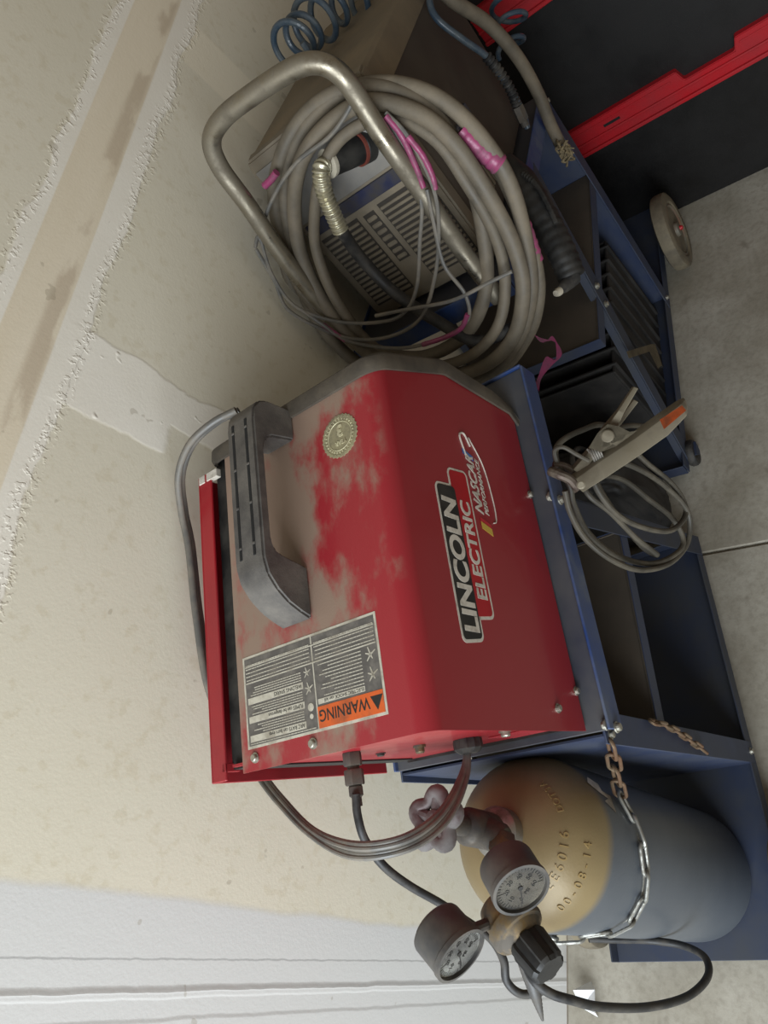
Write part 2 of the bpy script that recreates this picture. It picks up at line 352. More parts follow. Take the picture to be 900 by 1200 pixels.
# ------------------------------------------------------------------ carts
def cart(label, FC, FT, s, W, mid, traylen, near_low, opts):
    """s stretches the length; the near side is y=0 when near_low else y=W"""
    t = thing('welding_cart', label, 'cart', FC, 'blue sheet steel welding carts')
    Mr = FC.inverted() @ FT           # tray space -> cart space
    yn, sg = (0, 1) if near_low else (W, -1)
    # tray: sheet with a lip turned up and a skirt turned down
    bm = bmesh.new()
    t0 = 0.014; box(bm, t0, traylen, -0.016, W, -0.006, 0, 0.001, 1)
    ylip = -0.018 if near_low else W
    bmesh.ops.transform(bm, matrix=Mr, verts=bm.verts)
    ty = link('tray', bm, m_tray, t)
    for a in ((t0, traylen, -0.019, -0.015, -0.034, 0.007), (t0, traylen, W, W + 0.004, -0.034, 0.007), (traylen, traylen + 0.004, -0.016, W, -0.034, 0.006)):
        bm = bmesh.new(); box(bm, *a, 0.0012, 1); bmesh.ops.transform(bm, matrix=Mr, verts=bm.verts); link('tray_lip', bm, m_bluelip, ty)
    # bottom pan
    z0 = 0.048; xr, xf = -0.235 * s, opts['xf']
    bm = bmesh.new()
    box(bm, xr, xf, 0, W, z0, z0 + 0.004, 0.001, 1)
    for (a, b, c_, d) in ((xr, xf, -0.003, 0.0), (xr, xf, W, W + 0.003), (xf, xf + 0.003, 0, W)):
        box(bm, a, b, c_, d, z0 - 0.006, z0 + 0.03, 0.001, 1)
    if opts.get('rear_lip'): box(bm, xr - .003, xr, 0, W, z0 - 0.006, z0 + 0.03, 0.001, 1)
    link('bottom_shelf', bm, m_blue_dark, t)
    # mid shelf
    bm = bmesh.new(); a, b, z = mid
    box(bm, a, b, 0.002, W - 0.002, z, z + 0.003, 0.0008, 1)
    box(bm, a, b, 0.0, 0.003, z - 0.02, z + 0.006, 0.0008, 1); box(bm, a, b, W - 0.003, W, z - 0.02, z + 0.006, 0.0008, 1)
    box(bm, b, b + 0.003, 0.0, W, z - 0.02, z + 0.006, 0.0008, 1)
    sh = link('middle_shelf', bm, m_shelf, t)
    bm = bmesh.new()
    box(bm, a, b + 0.002, -0.002, 0.0, z - 0.022, z + 0.007, 0.0006, 1); box(bm, a, b + 0.002, W, W + 0.002, z - 0.022, z + 0.007, 0.0006, 1)
    box(bm, b + 0.003, b + 0.005, -0.002, W + 0.002, z - 0.022, z + 0.007, 0.0006, 1)
    link('shelf_lip', bm, m_blue, sh)
    # rear posts and the sheet between them
    lean = 0.088
    for y in (-0.004, W + 0.001):
        bm = bmesh.new(); zt = 0.70
        prism(bm, [(0.0, zt), (0.042, zt + .008), (lean + 0.04, z0), (lean, z0)], y, y + 0.003, 'y', 0.0006, 1)
        yy = y - 0.0 if y < 0 else y
        link('rear_post', bm, m_blue, t)
        for q in ((0.014, zt - .012), (lean + 0.018, z0 + .02)):
            bolt(t, (q[0], y if y < 0 else y + .003, q[1]), (0, -1 if y < 0 else 1, 0), 0.005, 0.006, m_zinc)
    bm = bmesh.new()
    prism(bm, [(0.010, zt + .001), (0.013, zt + .001), (lean + 0.003, z0), (lean, z0)], 0, W, 'y')
    link('rear_panel', bm, m_blue, t)
    # slanted front legs
    lx = opts['leg']                 # (x_top, z_top, x_bottom)
    for y in (-0.005, W + 0.002):
        bm = bmesh.new(); wd = 0.024
        prism(bm, [(lx[0] - wd, lx[1]), (lx[0] + wd, lx[1]), (lx[2] + wd * .9, z0 + 0.0), (lx[2] - wd * .9, z0 + 0.0)], y, y + 0.003, 'y', 0.0006, 1)
        yf = y - 0.016 if y > 0 else y
        prism(bm, [(lx[0] + wd - .003, lx[1]), (lx[0] + wd, lx[1]), (lx[2] + wd, z0), (lx[2] + wd - .003, z0)], y, y + (0.018 if y < 0 else -0.016), 'y')
        link('front_leg', bm, m_blue_dark, t)
        side = -1 if y < 0 else 1; y_ = y if y < 0 else y + 0.003
        for q in opts['leg_bolts']: bolt(t, (q[0], y_, q[1]), (0, side, 0), 0.0055, 0.007, m_zinc)
    # rear wheels
    for y, sd in ((-0.03, -1), (W + 0.03, 1)) if not near_low else ((-0.012, -1), (W + 0.012, 1)):
        cx, rz = opts['wheel_x'], opts['wheel_r']; q_ = rz / .105
        bm = bmesh.new()
        prof = [(0.070, 0), (0.095, 0.000), (0.103, 0.004), (0.105, 0.012), (0.105, 0.026), (0.103, 0.034), (0.095, 0.038), (0.078, 0.038), (0.070, 0.032)]
        lathe(bm, [(r * q_, h) for r, h in prof], (cx, y, rz), (0, sd, 0), 48)
        wh = link('wheel', bm, m_wheel, t)
        bm = bmesh.new(); lathe(bm, [(r * q_, h) for r, h in [(0.070, 0.004), (0.075, 0.034), (0.068, 0.036), (0.060, 0.026), (0.022, 0.026), (0.018, 0.040), (0.010, 0.042)]], (cx, y, rz), (0, sd, 0), 32)
        link('rim', bm, m_rim, wh)
        bm = bmesh.new(); lathe(bm, [(0.006, 0.02), (0.006, 0.046), (0.004, 0.05)], (cx, y, rz), (0, sd, 0), 12)
        link('axle_end', bm, m_redrail if opts.get('red_hub') else m_steel, wh)
    bm = bmesh.new(); tube(bm, [Vector((opts['wheel_x'], -0.006, z0 - .012)), Vector((opts['wheel_x'], W + 0.006, z0 - .012))], 0.005, 10); link('axle', bm, m_steel, t)
    # casters
    for y, sd in ((0.02, -1), (W - 0.02, 1)):
        cx = xf - 0.055; yy = y + sd * opts['caster_out']
        bm = bmesh.new(); cr_ = opts['caster_r']; lathe(bm, [(r * cr_, h) for r, h in [(0.02, 0), (0.029, 0.001), (0.0325, 0.006), (0.0325, 0.016), (0.029, 0.021), (0.02, 0.022), (0.008, 0.016), (0.008, 0.006)]], (cx, yy - sd * .011, 0.0325 * cr_), (0, sd, 0), 32)
        cw = link('caster_wheel', bm, m_rubber, t)
        bm = bmesh.new()
        prism(bm, [(cx - .018, z0), (cx + .018, z0), (cx + .006, .026), (cx - .006, .026)], yy - sd * .016, yy - sd * .013, 'y'); prism(bm, [(cx - .018, z0), (cx + .018, z0), (cx + .006, .026), (cx - .006, .026)], yy + sd * .013, yy + sd * .016, 'y')
        box(bm, cx - .018, cx + .018, min(y, yy + sd * .016, yy - sd * .016), max(y, yy + sd * .016), z0 - .001, z0 + .002)
        link('caster_fork', bm, m_blue_dark, t)
    return t
W1 = 0.335
cart1 = cart('blue steel cart carrying the red welder, gas cylinder on its rear platform', FC1, FT1, 1.0, W1, (0.04, 0.40, 0.50), 0.565, True,
     dict(leg=(0.335, 0.755, 0.56), leg_bolts=((0.329, 0.742),), wheel_x=-0.125, wheel_r=0.088, xf=0.575, caster_out=-0.012, caster_r=.7))
cart2 = cart('blue steel cart carrying the dusty grey plasma cutter, with a chrome handle', FC2, FT2, 1.17, 0.33, (0.04, 0.535, 0.485), 0.655, False,
     dict(wheel_x=-0.075, wheel_r=0.105, caster_r=1.0, xf=0.63, caster_out=0.030, leg=(0.30, 0.75, 0.58), leg_bolts=((0.405, 0.50), (0.425, 0.46)), red_hub=True, rear_lip=True))

for xb in (0.338, 0.016):
    for pb, ab in (((xb, -0.019, -0.012), (0, -1, 0)), ((xb + .004, -0.015, 0.004), (0, 1, 0))):
        Mb = FC1.inverted() @ FT1; bolt(cart1, Mb @ Vector(pb), Mb.to_3x3() @ Vector(ab), 0.0055, 0.007, m_zinc)
# chrome handle of the second cart (child of the cart)
def fill_handle():
    pl = Vector(FT2 @ Vector((0.70, 0, 0))); n = FT2.to_3x3() @ Vector((1, 0, 0))
    top = [(252, 150), (345, 80)]
    pts = [(424, 405), (395, 378), (335, 305), (290, 240), (258, 196), (248, 165), (262, 138), (300, 108), (345, 80), (372, 74), (395, 84), (415, 108), (445, 155), (500, 233), (545, 298), (585, 350)]
    P = [FC2.inverted() @ hit(x, y, pl, n) for x, y in pts]
    bm = bmesh.new(); tube(bm, spline(P, 10), 0.0145, 20)
    return link('handle', bm, m_chrome, cart2)
fill_handle()

# ------------------------------------------------------------------ red welder
wt = thing('wire_feed_welder', 'red wire feed welder with white and black side logo, on the nearer cart', 'welder', FW)
H_, W_ = 0.346, 0.300
def wrap_profile():
    """cross section in (y,z) with rounded top edges"""
    r = 0.022; pts = [(0.0, 0.006)]
    pts += [(0.0, H_ - r)]
    for k in range(1, 9):
        a = PI - k * PI / 16; pts.append((r + r * math.cos(a), H_ - r + r * math.sin(a)))
    pts += [(W_ - .026, H_)]
    return pts
def xfront(z):
    pr = [(0.0, 0.455), (0.018, 0.469), (0.190, 0.468), (0.200, 0.465), (0.346, 0.412)]
    for (a, xa), (b, xb) in zip(pr, pr[1:]):
        if z <= b: return xa + (xb - xa) * max(0, (z - a)) / (b - a)
    return pr[-1][1]
prof = wrap_profile()
# subdivide vertical side so that the front edge follows its curve
sub = [prof[0]] + [(0.0, z) for z in (0.018, 0.07, 0.13, 0.19, 0.2, 0.25, 0.29)] + prof[1:]
bm = bmesh.new(); th = 0.0015
xs = [-0.004, 0.0, 0.1, 0.2, 0.3, 1.0]
grid = []
for (y, z) in sub:
    xf = xfront(z); grid.append([bm.verts.new((-0.006 if t_ == 0 else xf * t_, y, z)) for t_ in (0, 0.02, 0.25, 0.5, 0.75, 1.0)])
for A, B in zip(grid, grid[1:]):
    for k in range(5): bm.faces.new((A[k], A[k + 1], B[k + 1], B[k]))
bmesh.ops.recalc_face_normals(bm, faces=bm.faces)
r_ = bmesh.ops.solidify(bm, geom=bm.faces[:], thickness=0.0015)
def red_dusty():
    M = mat('red_paint_with_dust', srgb(180, 24, 36), 0.38, 0, bump=0.08, bscale=500, coat=0.12)
    N = M.node_tree.nodes; L = M.node_tree.links; B = N['Principled BSDF']
    tc = [n for n in N if n.type == 'TEX_COORD'][0]
    sp = N.new('ShaderNodeSeparateXYZ'); L.new(tc.outputs['Object'], sp.inputs[0])
    def nz(sc, st=(1, 1, 1), d=8):
        mp = N.new('ShaderNodeMapping'); mp.inputs['Scale'].default_value = st; L.new(tc.outputs['Object'], mp.inputs[0])
        n = N.new('ShaderNodeTexNoise'); n.inputs['Scale'].default_value = sc; n.inputs['Detail'].default_value = d; n.inputs['Roughness'].default_value = 0.62; L.new(mp.outputs[0], n.inputs['Vector']); return n.outputs[0]
    def mr(v, a, b, c=0, d=1):
        n = N.new('ShaderNodeMapRange'); n.inputs[1].default_value = a; n.inputs[2].default_value = b; n.inputs[3].default_value = c; n.inputs[4].default_value = d; n.interpolation_type = 'SMOOTHSTEP'; L.new(v, n.inputs[0]); return n.outputs[0]
    def mul(a, b):
        n = N.new('ShaderNodeMath'); n.operation = 'MULTIPLY'
        for i, x in enumerate((a, b)):
            if isinstance(x, float): n.inputs[i].default_value = x
            else: L.new(x, n.inputs[i])
        return n.outputs[0]
    def add(a, b):
        n = N.new('ShaderNodeMath'); n.operation = 'ADD'; L.new(a, n.inputs[0])
        if isinstance(b, float): n.inputs[1].default_value = b
        else: L.new(b, n.inputs[1])
        return n.outputs[0]
    big = nz(13, (0.6, 1.0, 1), 12); 
    # settled dust: a layer that lies on the top sheet, thicker round the handle (towards the front and the far side)
    ontop = mr(sp.outputs['Z'], 0.335, 0.3455)
    bias = add(mr(sp.outputs['X'], 0.02, 0.38, -0.02, 0.13), mr(sp.outputs['Y'], 0.0, 0.16, -0.13, 0.03))
    d1 = mul(mr(add(big, bias), 0.41, 0.60), ontop)
    d1 = mul(d1, 0.82)
    side = mul(mr(nz(7, (1, 1, 1.4)), 0.60, 0.75), 0.25)
    mx0 = N.new('ShaderNodeMix'); mx0.data_type = 'RGBA'; mx0.inputs[6].default_value = srgb(146, 34, 42); mx0.inputs[7].default_value = srgb(112, 40, 44); L.new(side, mx0.inputs[0])
    mx = N.new('ShaderNodeMix'); mx.data_type = 'RGBA'; mx.inputs[7].default_value = srgb(132, 122, 104); L.new(mx0.outputs[2], mx.inputs[6]); L.new(d1, mx.inputs[0])
    L.new(mx.outputs[2], B.inputs['Base Color'])
    ro = N.new('ShaderNodeMapRange'); ro.inputs[3].default_value = 0.36; ro.inputs[4].default_value = 0.8; L.new(d1, ro.inputs[0]); L.new(ro.outputs[0], B.inputs['Roughness'])
    return M
m_redd = red_dusty()
case = link('case', bm, m_redd, wt, angle=25)
# rear panel, floor pan and dark inside
bm = bmesh.new(); prism(bm, [(.002, .004), (.002, H_ - .026), (.005, H_ - .016), (.011, H_ - .009), (.020, H_ - .0045), (.028, H_ - .003), (W_ - .004, H_ - .003), (W_ - .004, .004)], .004, .007, 'x')
rp = link('rear_panel', bm, m_red, wt)
bm = bmesh.new(); box(bm, 0.0, 0.45, 0.002, W_ - .004, 0.002, 0.006); link('base_pan', bm, m_black, wt)
for (x, y) in ((0.04, 0.03), (0.40, 0.03), (0.04, 0.25), (0.40, 0.25)):
    bm = bmesh.new(); lathe(bm, [(0.012, -0.001), (0.012, 0.002)], (x, y, 0.0), (0, 0, 1), 16); link('foot', bm, m_rubber, wt)
# far side door: hinged sheet folding over the top edge, with a gap
bm = bmesh.new()
box(bm, -0.010, 0.398, W_ + 0.002, W_ + 0.026, H_ - 0.001, H_ + 0.003, 0.001, 1)
box(bm, -0.010, 0.398, W_ + 0.026, W_ + 0.029, 0.02, H_ + 0.003, 0.001, 1)
box(bm, 0.0, 0.010, W_ + 0.002, W_ + 0.008, H_ - 0.02, H_ + 0.003, 0.0006, 1)
door = link('side_door', bm, m_red, wt)
bm = bmesh.new()
for x in (0.385,): box(bm, x, x + 0.012, W_ - 0.012, W_ + 0.010, H_ - .004, H_ + 0.0042, 0.0006, 1); box(bm, x, x + .012, W_ + .014, W_ + .026, H_, H_ + .0042, .0006, 1)
link('door_seal', bm, m_white, wt)
bm = bmesh.new(); box(bm, 0.002, 0.42, W_ - 0.025, W_ + 0.004, 0.02, H_ - 0.010); link('inner_frame', bm, m_black, wt)
# front bezel: ring around the front of the case following its side profile
zin = [(0.0, 0.452), (0.018, 0.466), (0.190, 0.464), (0.200, 0.461), (0.346, 0.408)]
outer = [(0.472, 0.004), (0.489, 0.070), (0.497, 0.200), (0.493, 0.214), (0.432, 0.356), (0.424, 0.358)]
bm = bmesh.new()
def bz_ring(x_of, off, zbot=0.0):
    """closed loop in (y,z) with rounded top, x from profile; off grows the ring outwards"""
    r = 0.026; y0, y1, zt = -off, W_ + 0.004 + off, H_ + off; pts = []
    zs = [zbot, 0.02, 0.07, 0.13, 0.19, 0.2, 0.25, 0.29, zt - r]
    for z in zs: pts.append((y0, z))
    for k in range(1, 8): a = PI - k * PI / 16; pts.append((y0 + r + r * math.cos(a), zt - r + r * math.sin(a)))
    pts.append((y0 + r, zt)); pts.append((y1 - r, zt))
    for k in range(1, 8): a = PI / 2 - k * PI / 16; pts.append((y1 - r + r * math.cos(a), zt - r + r * math.sin(a)))
    for z in reversed(zs): pts.append((y1, z))
    return [bm.verts.new((x_of(min(z, H_)), y, z)) for y, z in pts]
xi = lambda z: xfront(z) - 0.006
xo = lambda z: (xfront(z) + 0.020) if z > 0.05 else xfront(z) + 0.006 + 0.014 * z / 0.05
xm = lambda z: xo(z) - 0.006
rings = [bz_ring(xi, 0.0005), bz_ring(xi, 0.004), bz_ring(lambda z: xi(z) + .008, 0.0065), bz_ring(xm, 0.006), bz_ring(xo, 0.0), bz_ring(xo, -0.014), bz_ring(lambda z: xo(z) - 0.02, -0.018)]
for A, B in zip(rings, rings[1:]):
    for k in range(len(A) - 1): bm.faces.new((A[k], A[k + 1], B[k + 1], B[k]))
bmesh.ops.recalc_face_normals(bm, faces=bm.faces)
for A, B in zip(rings[:-1], rings[1:]):
    pass
bz = link('bezel', bm, m_bezel, wt, angle=40)
bm = bmesh.new(); prism(bm, [(0.44, 0.004), (xo(0.02) - .02, 0.01), (xo(.1) - .018, .1), (xo(.2) - .018, .2), (xo(.34) - .018, .335), (0.38, 0.335)], 0.015, W_ - 0.012, 'y'); link('control_panel', bm, m_black, wt)
# carrying handle: moulded grip on two feet
bm = bmesh.new()
prism(bm, [(.142, .3462), (.148, .362), (.157, .380), (.170, .396), (.187, .409), (.206, .414), (.386, .414), (.402, .411), (.412, .402), (.417, .388), (.418, .3462),
           (.374, .3462), (.367, .385), (.361, .394), (.350, .399), (.230, .399), (.219, .395), (.214, .386), (.205, .3462)], .139, .188, 'y', .0028, 2)
hd = link('carrying_handle', bm, m_grip, wt, angle=40)
for yy in (0.153, 0.176):
    bm = bmesh.new(); box(bm, 0.212, 0.388, yy - 0.0022, yy + 0.0022, 0.4138, 0.4146, .0005, 1)
    link('grip_groove', bm, m_dark, hd)
for x in (.225, .275, .325, .375):
    for yy in (0.153, 0.176): bm = bmesh.new(); box(bm, x, x + .003, yy - .0022, yy + .0022, .4140, .4150, .0004, 1); link('groove_bridge', bm, m_grip, hd)
# case screws
for p, ax in (((0.166, 0.199, H_), (0, 0, 1)), ((0.008, 0.157, H_), (0, 0, 1)), ((0.008, 0.251, H_), (0, 0, 1)), ((0.021, 0.0, 0.073), (0, -1, 0)), ((0.33, 0.0, 0.012), (0, -1, 0)), ((0.045, 0.0, 0.010), (0, -1, 0))):
    bolt(wt, p, ax, 0.0045, 0.005, m_zinc, 'screw')
# warning label on the top
LX0, LX1, LY0, LY1 = 0.0185, 0.126, 0.0485, 0.2625
zt = H_ + 0.0004
bm = bmesh.new(); box(bm, LX0, LX1, LY0, LY1, H_, zt); lab = link('warning_label', bm, m_labelink, wt, smooth=False)
bm = bmesh.new()
def r_(x0, x1, y0, y1, k=1): box(bm, x0, x1, y0, y1, zt, zt + 0.0002 * k)
yd = 0.146
r_(LX0 + .003, LX1 - .003, LY0 + .003, yd - .001); r_(LX0 + .003, LX1 - .003, yd + .001, LY1 - .003)
link('label_print', bm, m_labeldark, lab, smooth=False)
bm = bmesh.new(); box(bm, LX0 + .003, LX0 + .026, LY0 + .003, yd - .001, zt + .0002, zt + .0005); link('warning_band', bm, m_orange, lab, smooth=False)
bm = bmesh.new()
def ln(x, y0, y1, wd=0.0008, jag=False):
    if not jag: box(bm, x, x + wd, y0, y1, zt + .0002, zt + .0005); return
    y = y0
    while y < y1 - .001:
        L_ = random.uniform(.002, .006); box(bm, x, x + wd, y, min(y1, y + L_), zt + .0002, zt + .0005); y += L_ + .0006
for i in range(10): ln(LX0 + .036 + i * .0038, LY0 + .026, yd - .005 - random.random() * .025, .0010, True)
for i in range(5): ln(LX0 + .078 + i * .0044, LY0 + .005, yd - .004, .0011, True)
for i in range(5): ln(LX0 + .078 + i * .0044, yd + .004, LY1 - .005, .0011, True)
ln(LX0 + .0745, LY0 + .004, LY1 - .004, .0014); ln(LX0 + .094, LY0 + .004, LY1 - .004, .0012)
for k in range(3):
    x = LX0 + .007 + k * .0215; box(bm, x, x + .0075, yd + .018, LY1 - .006, zt + .0002, zt + .0005)
    for j in range(4): ln(x + .0095 + j * .0028, yd + .020, LY1 - .010 - random.random() * .02, .0010, True)
ln(LX0 + .0045, yd + .004, LY1 - .006, .001, True)
box(bm, LX0 + .0285, LX0 + .034, LY0 + .026, yd - .003, zt + .0002, zt + .0005)
# little figures: struck hands and sparks
def fig(cx, cy, s):
    for a, l in ((0.3, 1.0), (1.2, .8), (2.4, .9), (3.6, .6), (5.2, .9)):
        d = Vector((math.cos(a), math.sin(a), 0)) * l * s; q = Vector((-d.y, d.x, 0)).normalized() * s * .13
        c = Vector((cx, cy, zt + .0005)); bm.faces.new([bm.verts.new(c - q), bm.verts.new(c + d - q * .5), bm.verts.new(c + d + q * .5), bm.verts.new(c + q)])
fig(LX0 + .043, LY0 + .013, .009); fig(LX0 + .064, LY0 + .013, .009); fig(LX0 + .048, yd + .009, .008); fig(LX0 + .066, yd + .010, .007)
lathe(bm, [(0.0045, 0), (0.0045, .0003)], (LX0 + .028, yd + .009, zt + .0002), (0, 0, 1), 12); lathe(bm, [(0.0028, 0), (0.0028, .0003)], (LX0 + .018, yd + .009, zt + .0002), (0, 0, 1), 12)
link('label_lines', bm, m_labelink, lab, smooth=False)
TM = Matrix(((0, -1, 0, 0), (1, 0, 0, 0), (0, 0, 1, 0), (0, 0, 0, 1)))     # reading direction +y, letter tops towards -x
def on_top(x, y, z): return Matrix.Translation((x, y, z)) @ TM
bm = bmesh.new()
text_into(bm, 'WARNING', 0.0175, on_top(LX0 + .0215, LY0 + .022, zt + .0005), bold=.0002, sx=.86)
z_ = zt + .0006; cx_, cy_ = LX0 + .0145, LY0 + .012
bm.faces.new([bm.verts.new((cx_ - .008, cy_, z_)), bm.verts.new((cx_ + .007, cy_ - .0085, z_)), bm.verts.new((cx_ + .007, cy_ + .0085, z_))])
link('warning_word', bm, m_black, lab, smooth=False); bm = bmesh.new()
for k, s in enumerate(('ARC RAYS can burn eyes', 'FUMES can be dangerous', 'WELDING SPARKS')):
    x = LX0 + .007 + k * .0215; text_into(bm, s, 0.0062, on_top(x + .0058, yd + .020, zt + .0005), sx=.9); link('small_print', bm, m_black, lab, smooth=False); bm = bmesh.new()
text_into(bm, 'ELECTRIC SHOCK can kill', 0.005, on_top(LX0 + .0328, LY0 + .027, zt + .0005), sx=1.05)
link('small_print', bm, m_black, lab, smooth=False)
# round foil emblem
bm = bmesh.new(); ex, ey = 0.3465, 0.0655
fl = lambda th: 1 + 0.03 * math.cos(th * 30)
lathe(bm, [(0.0275, 0), (0.0275, .0008), (0.024, .0010), (0.0235, .0005), (0.012, .0005)], (ex, ey, H_), (0, 0, 1), 90, flute=fl)
em = link('emblem', bm, m_gold, wt)
bm = bmesh.new()
tor = [Vector((ex + .0185 * math.cos(a), ey + .0185 * math.sin(a), H_ + .0006)) for a in [2 * PI * k / 40 for k in range(40)]]
tube(bm, tor, .0006, 6, closed=True)
for k in range(30):
    a = 2 * PI * k / 30 + .1; M_ = Matrix.Translation((ex + .0213 * math.cos(a), ey + .0213 * math.sin(a), H_ + .0009)) @ Matrix.Rotation(a, 4, 'Z')
    box(bm, -.0012, .0012, -.0007, .0007, -.0003, .0003, M=M_)
text_into(bm, '3', 0.021, on_top(ex + .0135, ey - .0065, H_ + .0009), bold=.0007, extrude=.0004)
text_into(bm, 'YEAR', 0.0075, on_top(ex - .0065, ey - .010, H_ + .0009), bold=.0002, extrude=.0004)
link('emblem_relief', bm, mat('pale_foil', srgb(200, 194, 160), .4, .2, srgb(140, 128, 100), .4, 60), em)
# side logo (on the near face, y = 0)
SM = Matrix(((1, 0, 0, 0), (0, 0, -1, 0), (0, 1, 0, 0), (0, 0, 0, 1)))      # x stays x, y -> z, z -> -y
def on_side(x, z, rot=0.0, dy=-0.0006): return Matrix.Translation((x, dy, z)) @ SM @ Matrix.Rotation(rot, 4, 'Z')
def rrect(bm, x0, x1, z0, z1, r, sk, y, t=0.0003):
    pts = []
    for cx, cz, a0 in ((x1 - r, z1 - r, 0), (x0 + r, z1 - r, PI / 2), (x0 + r, z0 + r, PI), (x1 - r, z0 + r, 3 * PI / 2)):
        for k in range(7): a = a0 + k * PI / 12; pts.append((cx + r * math.cos(a), cz + r * math.sin(a)))
    pts = [(x + (z - z0) * sk, z) for x, z in pts]
    prism(bm, pts, y, y - t, 'y')
sk = 0.10
bm = bmesh.new(); rrect(bm, 0.092, 0.290, 0.216, 0.262, 0.009, -0.12, 0.0)
rrect(bm, 0.122, 0.318, 0.183, 0.229, 0.009, -0.12, 0.0); lg = link('logo_border', bm, m_white, wt, smooth=False)
bm = bmesh.new(); rrect(bm, 0.1255, 0.3145, 0.1865, 0.2255, 0.006, -0.12, -0.0003, .0002); link('logo_red_field', bm, m_redrail, lg, smooth=False)
bm = bmesh.new(); rrect(bm, 0.0955, 0.2865, 0.2195, 0.2585, 0.006, -0.12, -0.0003, .0004); link('logo_black_field', bm, m_black, lg, smooth=False)
bm = bmesh.new()
text_into(bm, 'LINCOLN', 0.0405, on_side(0.100, 0.2245, 0, -0.0008), shear=0.0, bold=.0014, sx=0.965)
text_into(bm, 'ELECTRIC', 0.0290, on_side(0.143, 0.1925, 0, -0.0007), shear=0.0, bold=.0008, sx=1.02)
link('logo_letters', bm, m_white, lg, smooth=False)
# racing badge under the logo
bm = bmesh.new()
text_into(bm, 'NASCAR', 0.0245, on_side(0.262, 0.160, 0, -.0006), shear=.35, bold=.0006, sx=.88); text_into(bm, 'PERFORMANCE', 0.0118, on_side(0.264, 0.146, 0, -.0006), shear=.3, bold=.0002, sx=.98)
tube(bm, spline([Vector((x, -.0008, z)) for x, z in ((.345, .176), (.372, .182), (.378, .170), (.362, .160))], 6), .0013, 6)
tube(bm, spline([Vector((x, -.0008, z)) for x, z in ((.376, .160), (.34, .136), (.29, .128), (.262, .130), (.256, .138))], 6), .0009, 6)
bd = link('racing_badge', bm, m_white, wt, smooth=False)
for nm, cc, x0 in (('badge_yellow_bar', srgb(196, 164, 70), .236), ('badge_red_bar', srgb(180, 40, 50), .247), ('badge_blue_bar', srgb(70, 110, 170), .3405)):
    bm = bmesh.new(); wd = .010 if x0 < .3 else .007; h = .024; z0 = .146 if x0 < .3 else .158
    if x0 == .247: wd = .005
    prism(bm, [(x0, z0), (x0 + wd, z0), (x0 + wd + .006, z0 + h), (x0 + .006, z0 + h)], -.0004, -.0007, 'y'); link(nm, bm, mat(nm, cc, .5), bd, smooth=False)
# rear fittings
xr_ = 0.004
bm = bmesh.new(); hexnut(bm, (xr_, 0.200, 0.238), (-1, 0, 0), 0.012, 0.016); lathe(bm, [(0.0075, 0), (0.0075, 0.034)], (xr_, .200, .238), (-1, 0, 0), 16); hexnut(bm, (xr_ - .020, 0.200, 0.238), (-1, 0, 0), 0.0125, 0.018)
lathe(bm, [(.006, .036), (.0085, .04), (.0085, .05), (.006, .052), (.006, .062)], (xr_, .200, .238), (-1, 0, 0), 16)
link('gas_inlet', bm, m_brass_dull, wt, angle=25)
bm = bmesh.new(); lathe(bm, [(0.017, 0), (0.018, 0.003), (0.018, 0.012), (0.014, 0.016), (.011, .018)], (xr_, 0.112, 0.115), (-1, 0, 0), 24, flute=lambda t: 1 + .05 * math.cos(t * 12)); link('strain_relief', bm, m_rubber, wt)
bolt(wt, (xr_, 0.155, 0.160), (-1, 0, 0), 0.006, 0.010, m_brass, 'screw'); bolt(wt, (xr_, 0.052, 0.120), (-1, 0, 0), 0.006, 0.008, m_zinc, 'screw'); bolt(wt, (xr_, .215, .165), (-1, 0, 0), .005, .004, m_rubber, 'screw')
bm = bmesh.new()
for k in range(9): box(bm, xr_ - .002, xr_, 0.02, 0.10, 0.020 + k * .0075, 0.0235 + k * .0075, .0006, 1)
link('louvre', bm, m_red, wt)
bm = bmesh.new(); box(bm, xr_ - .0006, xr_ - .0002, 0.035, 0.105, 0.285, 0.325); link('highlight_label', bm, m_paper, wt)  # white label painted in for the white highlight on the rear panel

# power cord: four grey conductors looping back round the welder
WL = lambda x, y, z: FW @ Vector((x, y, z))
cord = thing('power_cord', 'flat grey power cord looping from the back of the red welder', 'cord', Matrix.Translation(WL(-0.03, .112, .115)))
inv = cord.matrix_world.inverted()
base = [(548, 873, .955), (545, 905, .93), (528, 945, .88), (500, 975, .84), (460, 993, .82), (410, 996, .84), (365, 975, .90), (330, 940, .97), (308, 912, 1.03), (296, 890, 1.08)]
for k in range(4):
    pts = []
    for i, (x, y, d) in enumerate(base):
        f_ = min(1, i / 2.5) * (1 if i < 6 else .5); off = (k - 1.5) * 5.2 * f_
        dx, dy = (base[min(i + 1, 9)][0] - base[max(i - 1, 0)][0], base[min(i + 1, 9)][1] - base[max(i - 1, 0)][1]); l = math.hypot(dx, dy)
        pts.append(inv @ atD(x - dy / l * off, y + dx / l * off, d + .002 * (k % 2)))
    bm = bmesh.new(); tube(bm, spline(pts, 8), 0.0034, 10); link('conductor', bm, m_cord, cord)
# gas hose: from the inlet to the regulator
bm = bmesh.new(); tube(bm, spline([atD(x, y, d) for x, y, d in ((417, 930, .885), (419, 955, .88), (428, 985, .88), (450, 1015, .89), (480, 1038, .91), (515, 1058, .93), (545, 1078, .94), (575, 1100, .93), (590, 1125, .92), (594, 1150, .92), (612, 1165, .92), (640, 1160, .92))], 8), 0.0052, 12)
tag(link('gas_hose', bm, m_rubber, None), 'black braided gas hose from the welder brass inlet down to the regulator', 'hose')
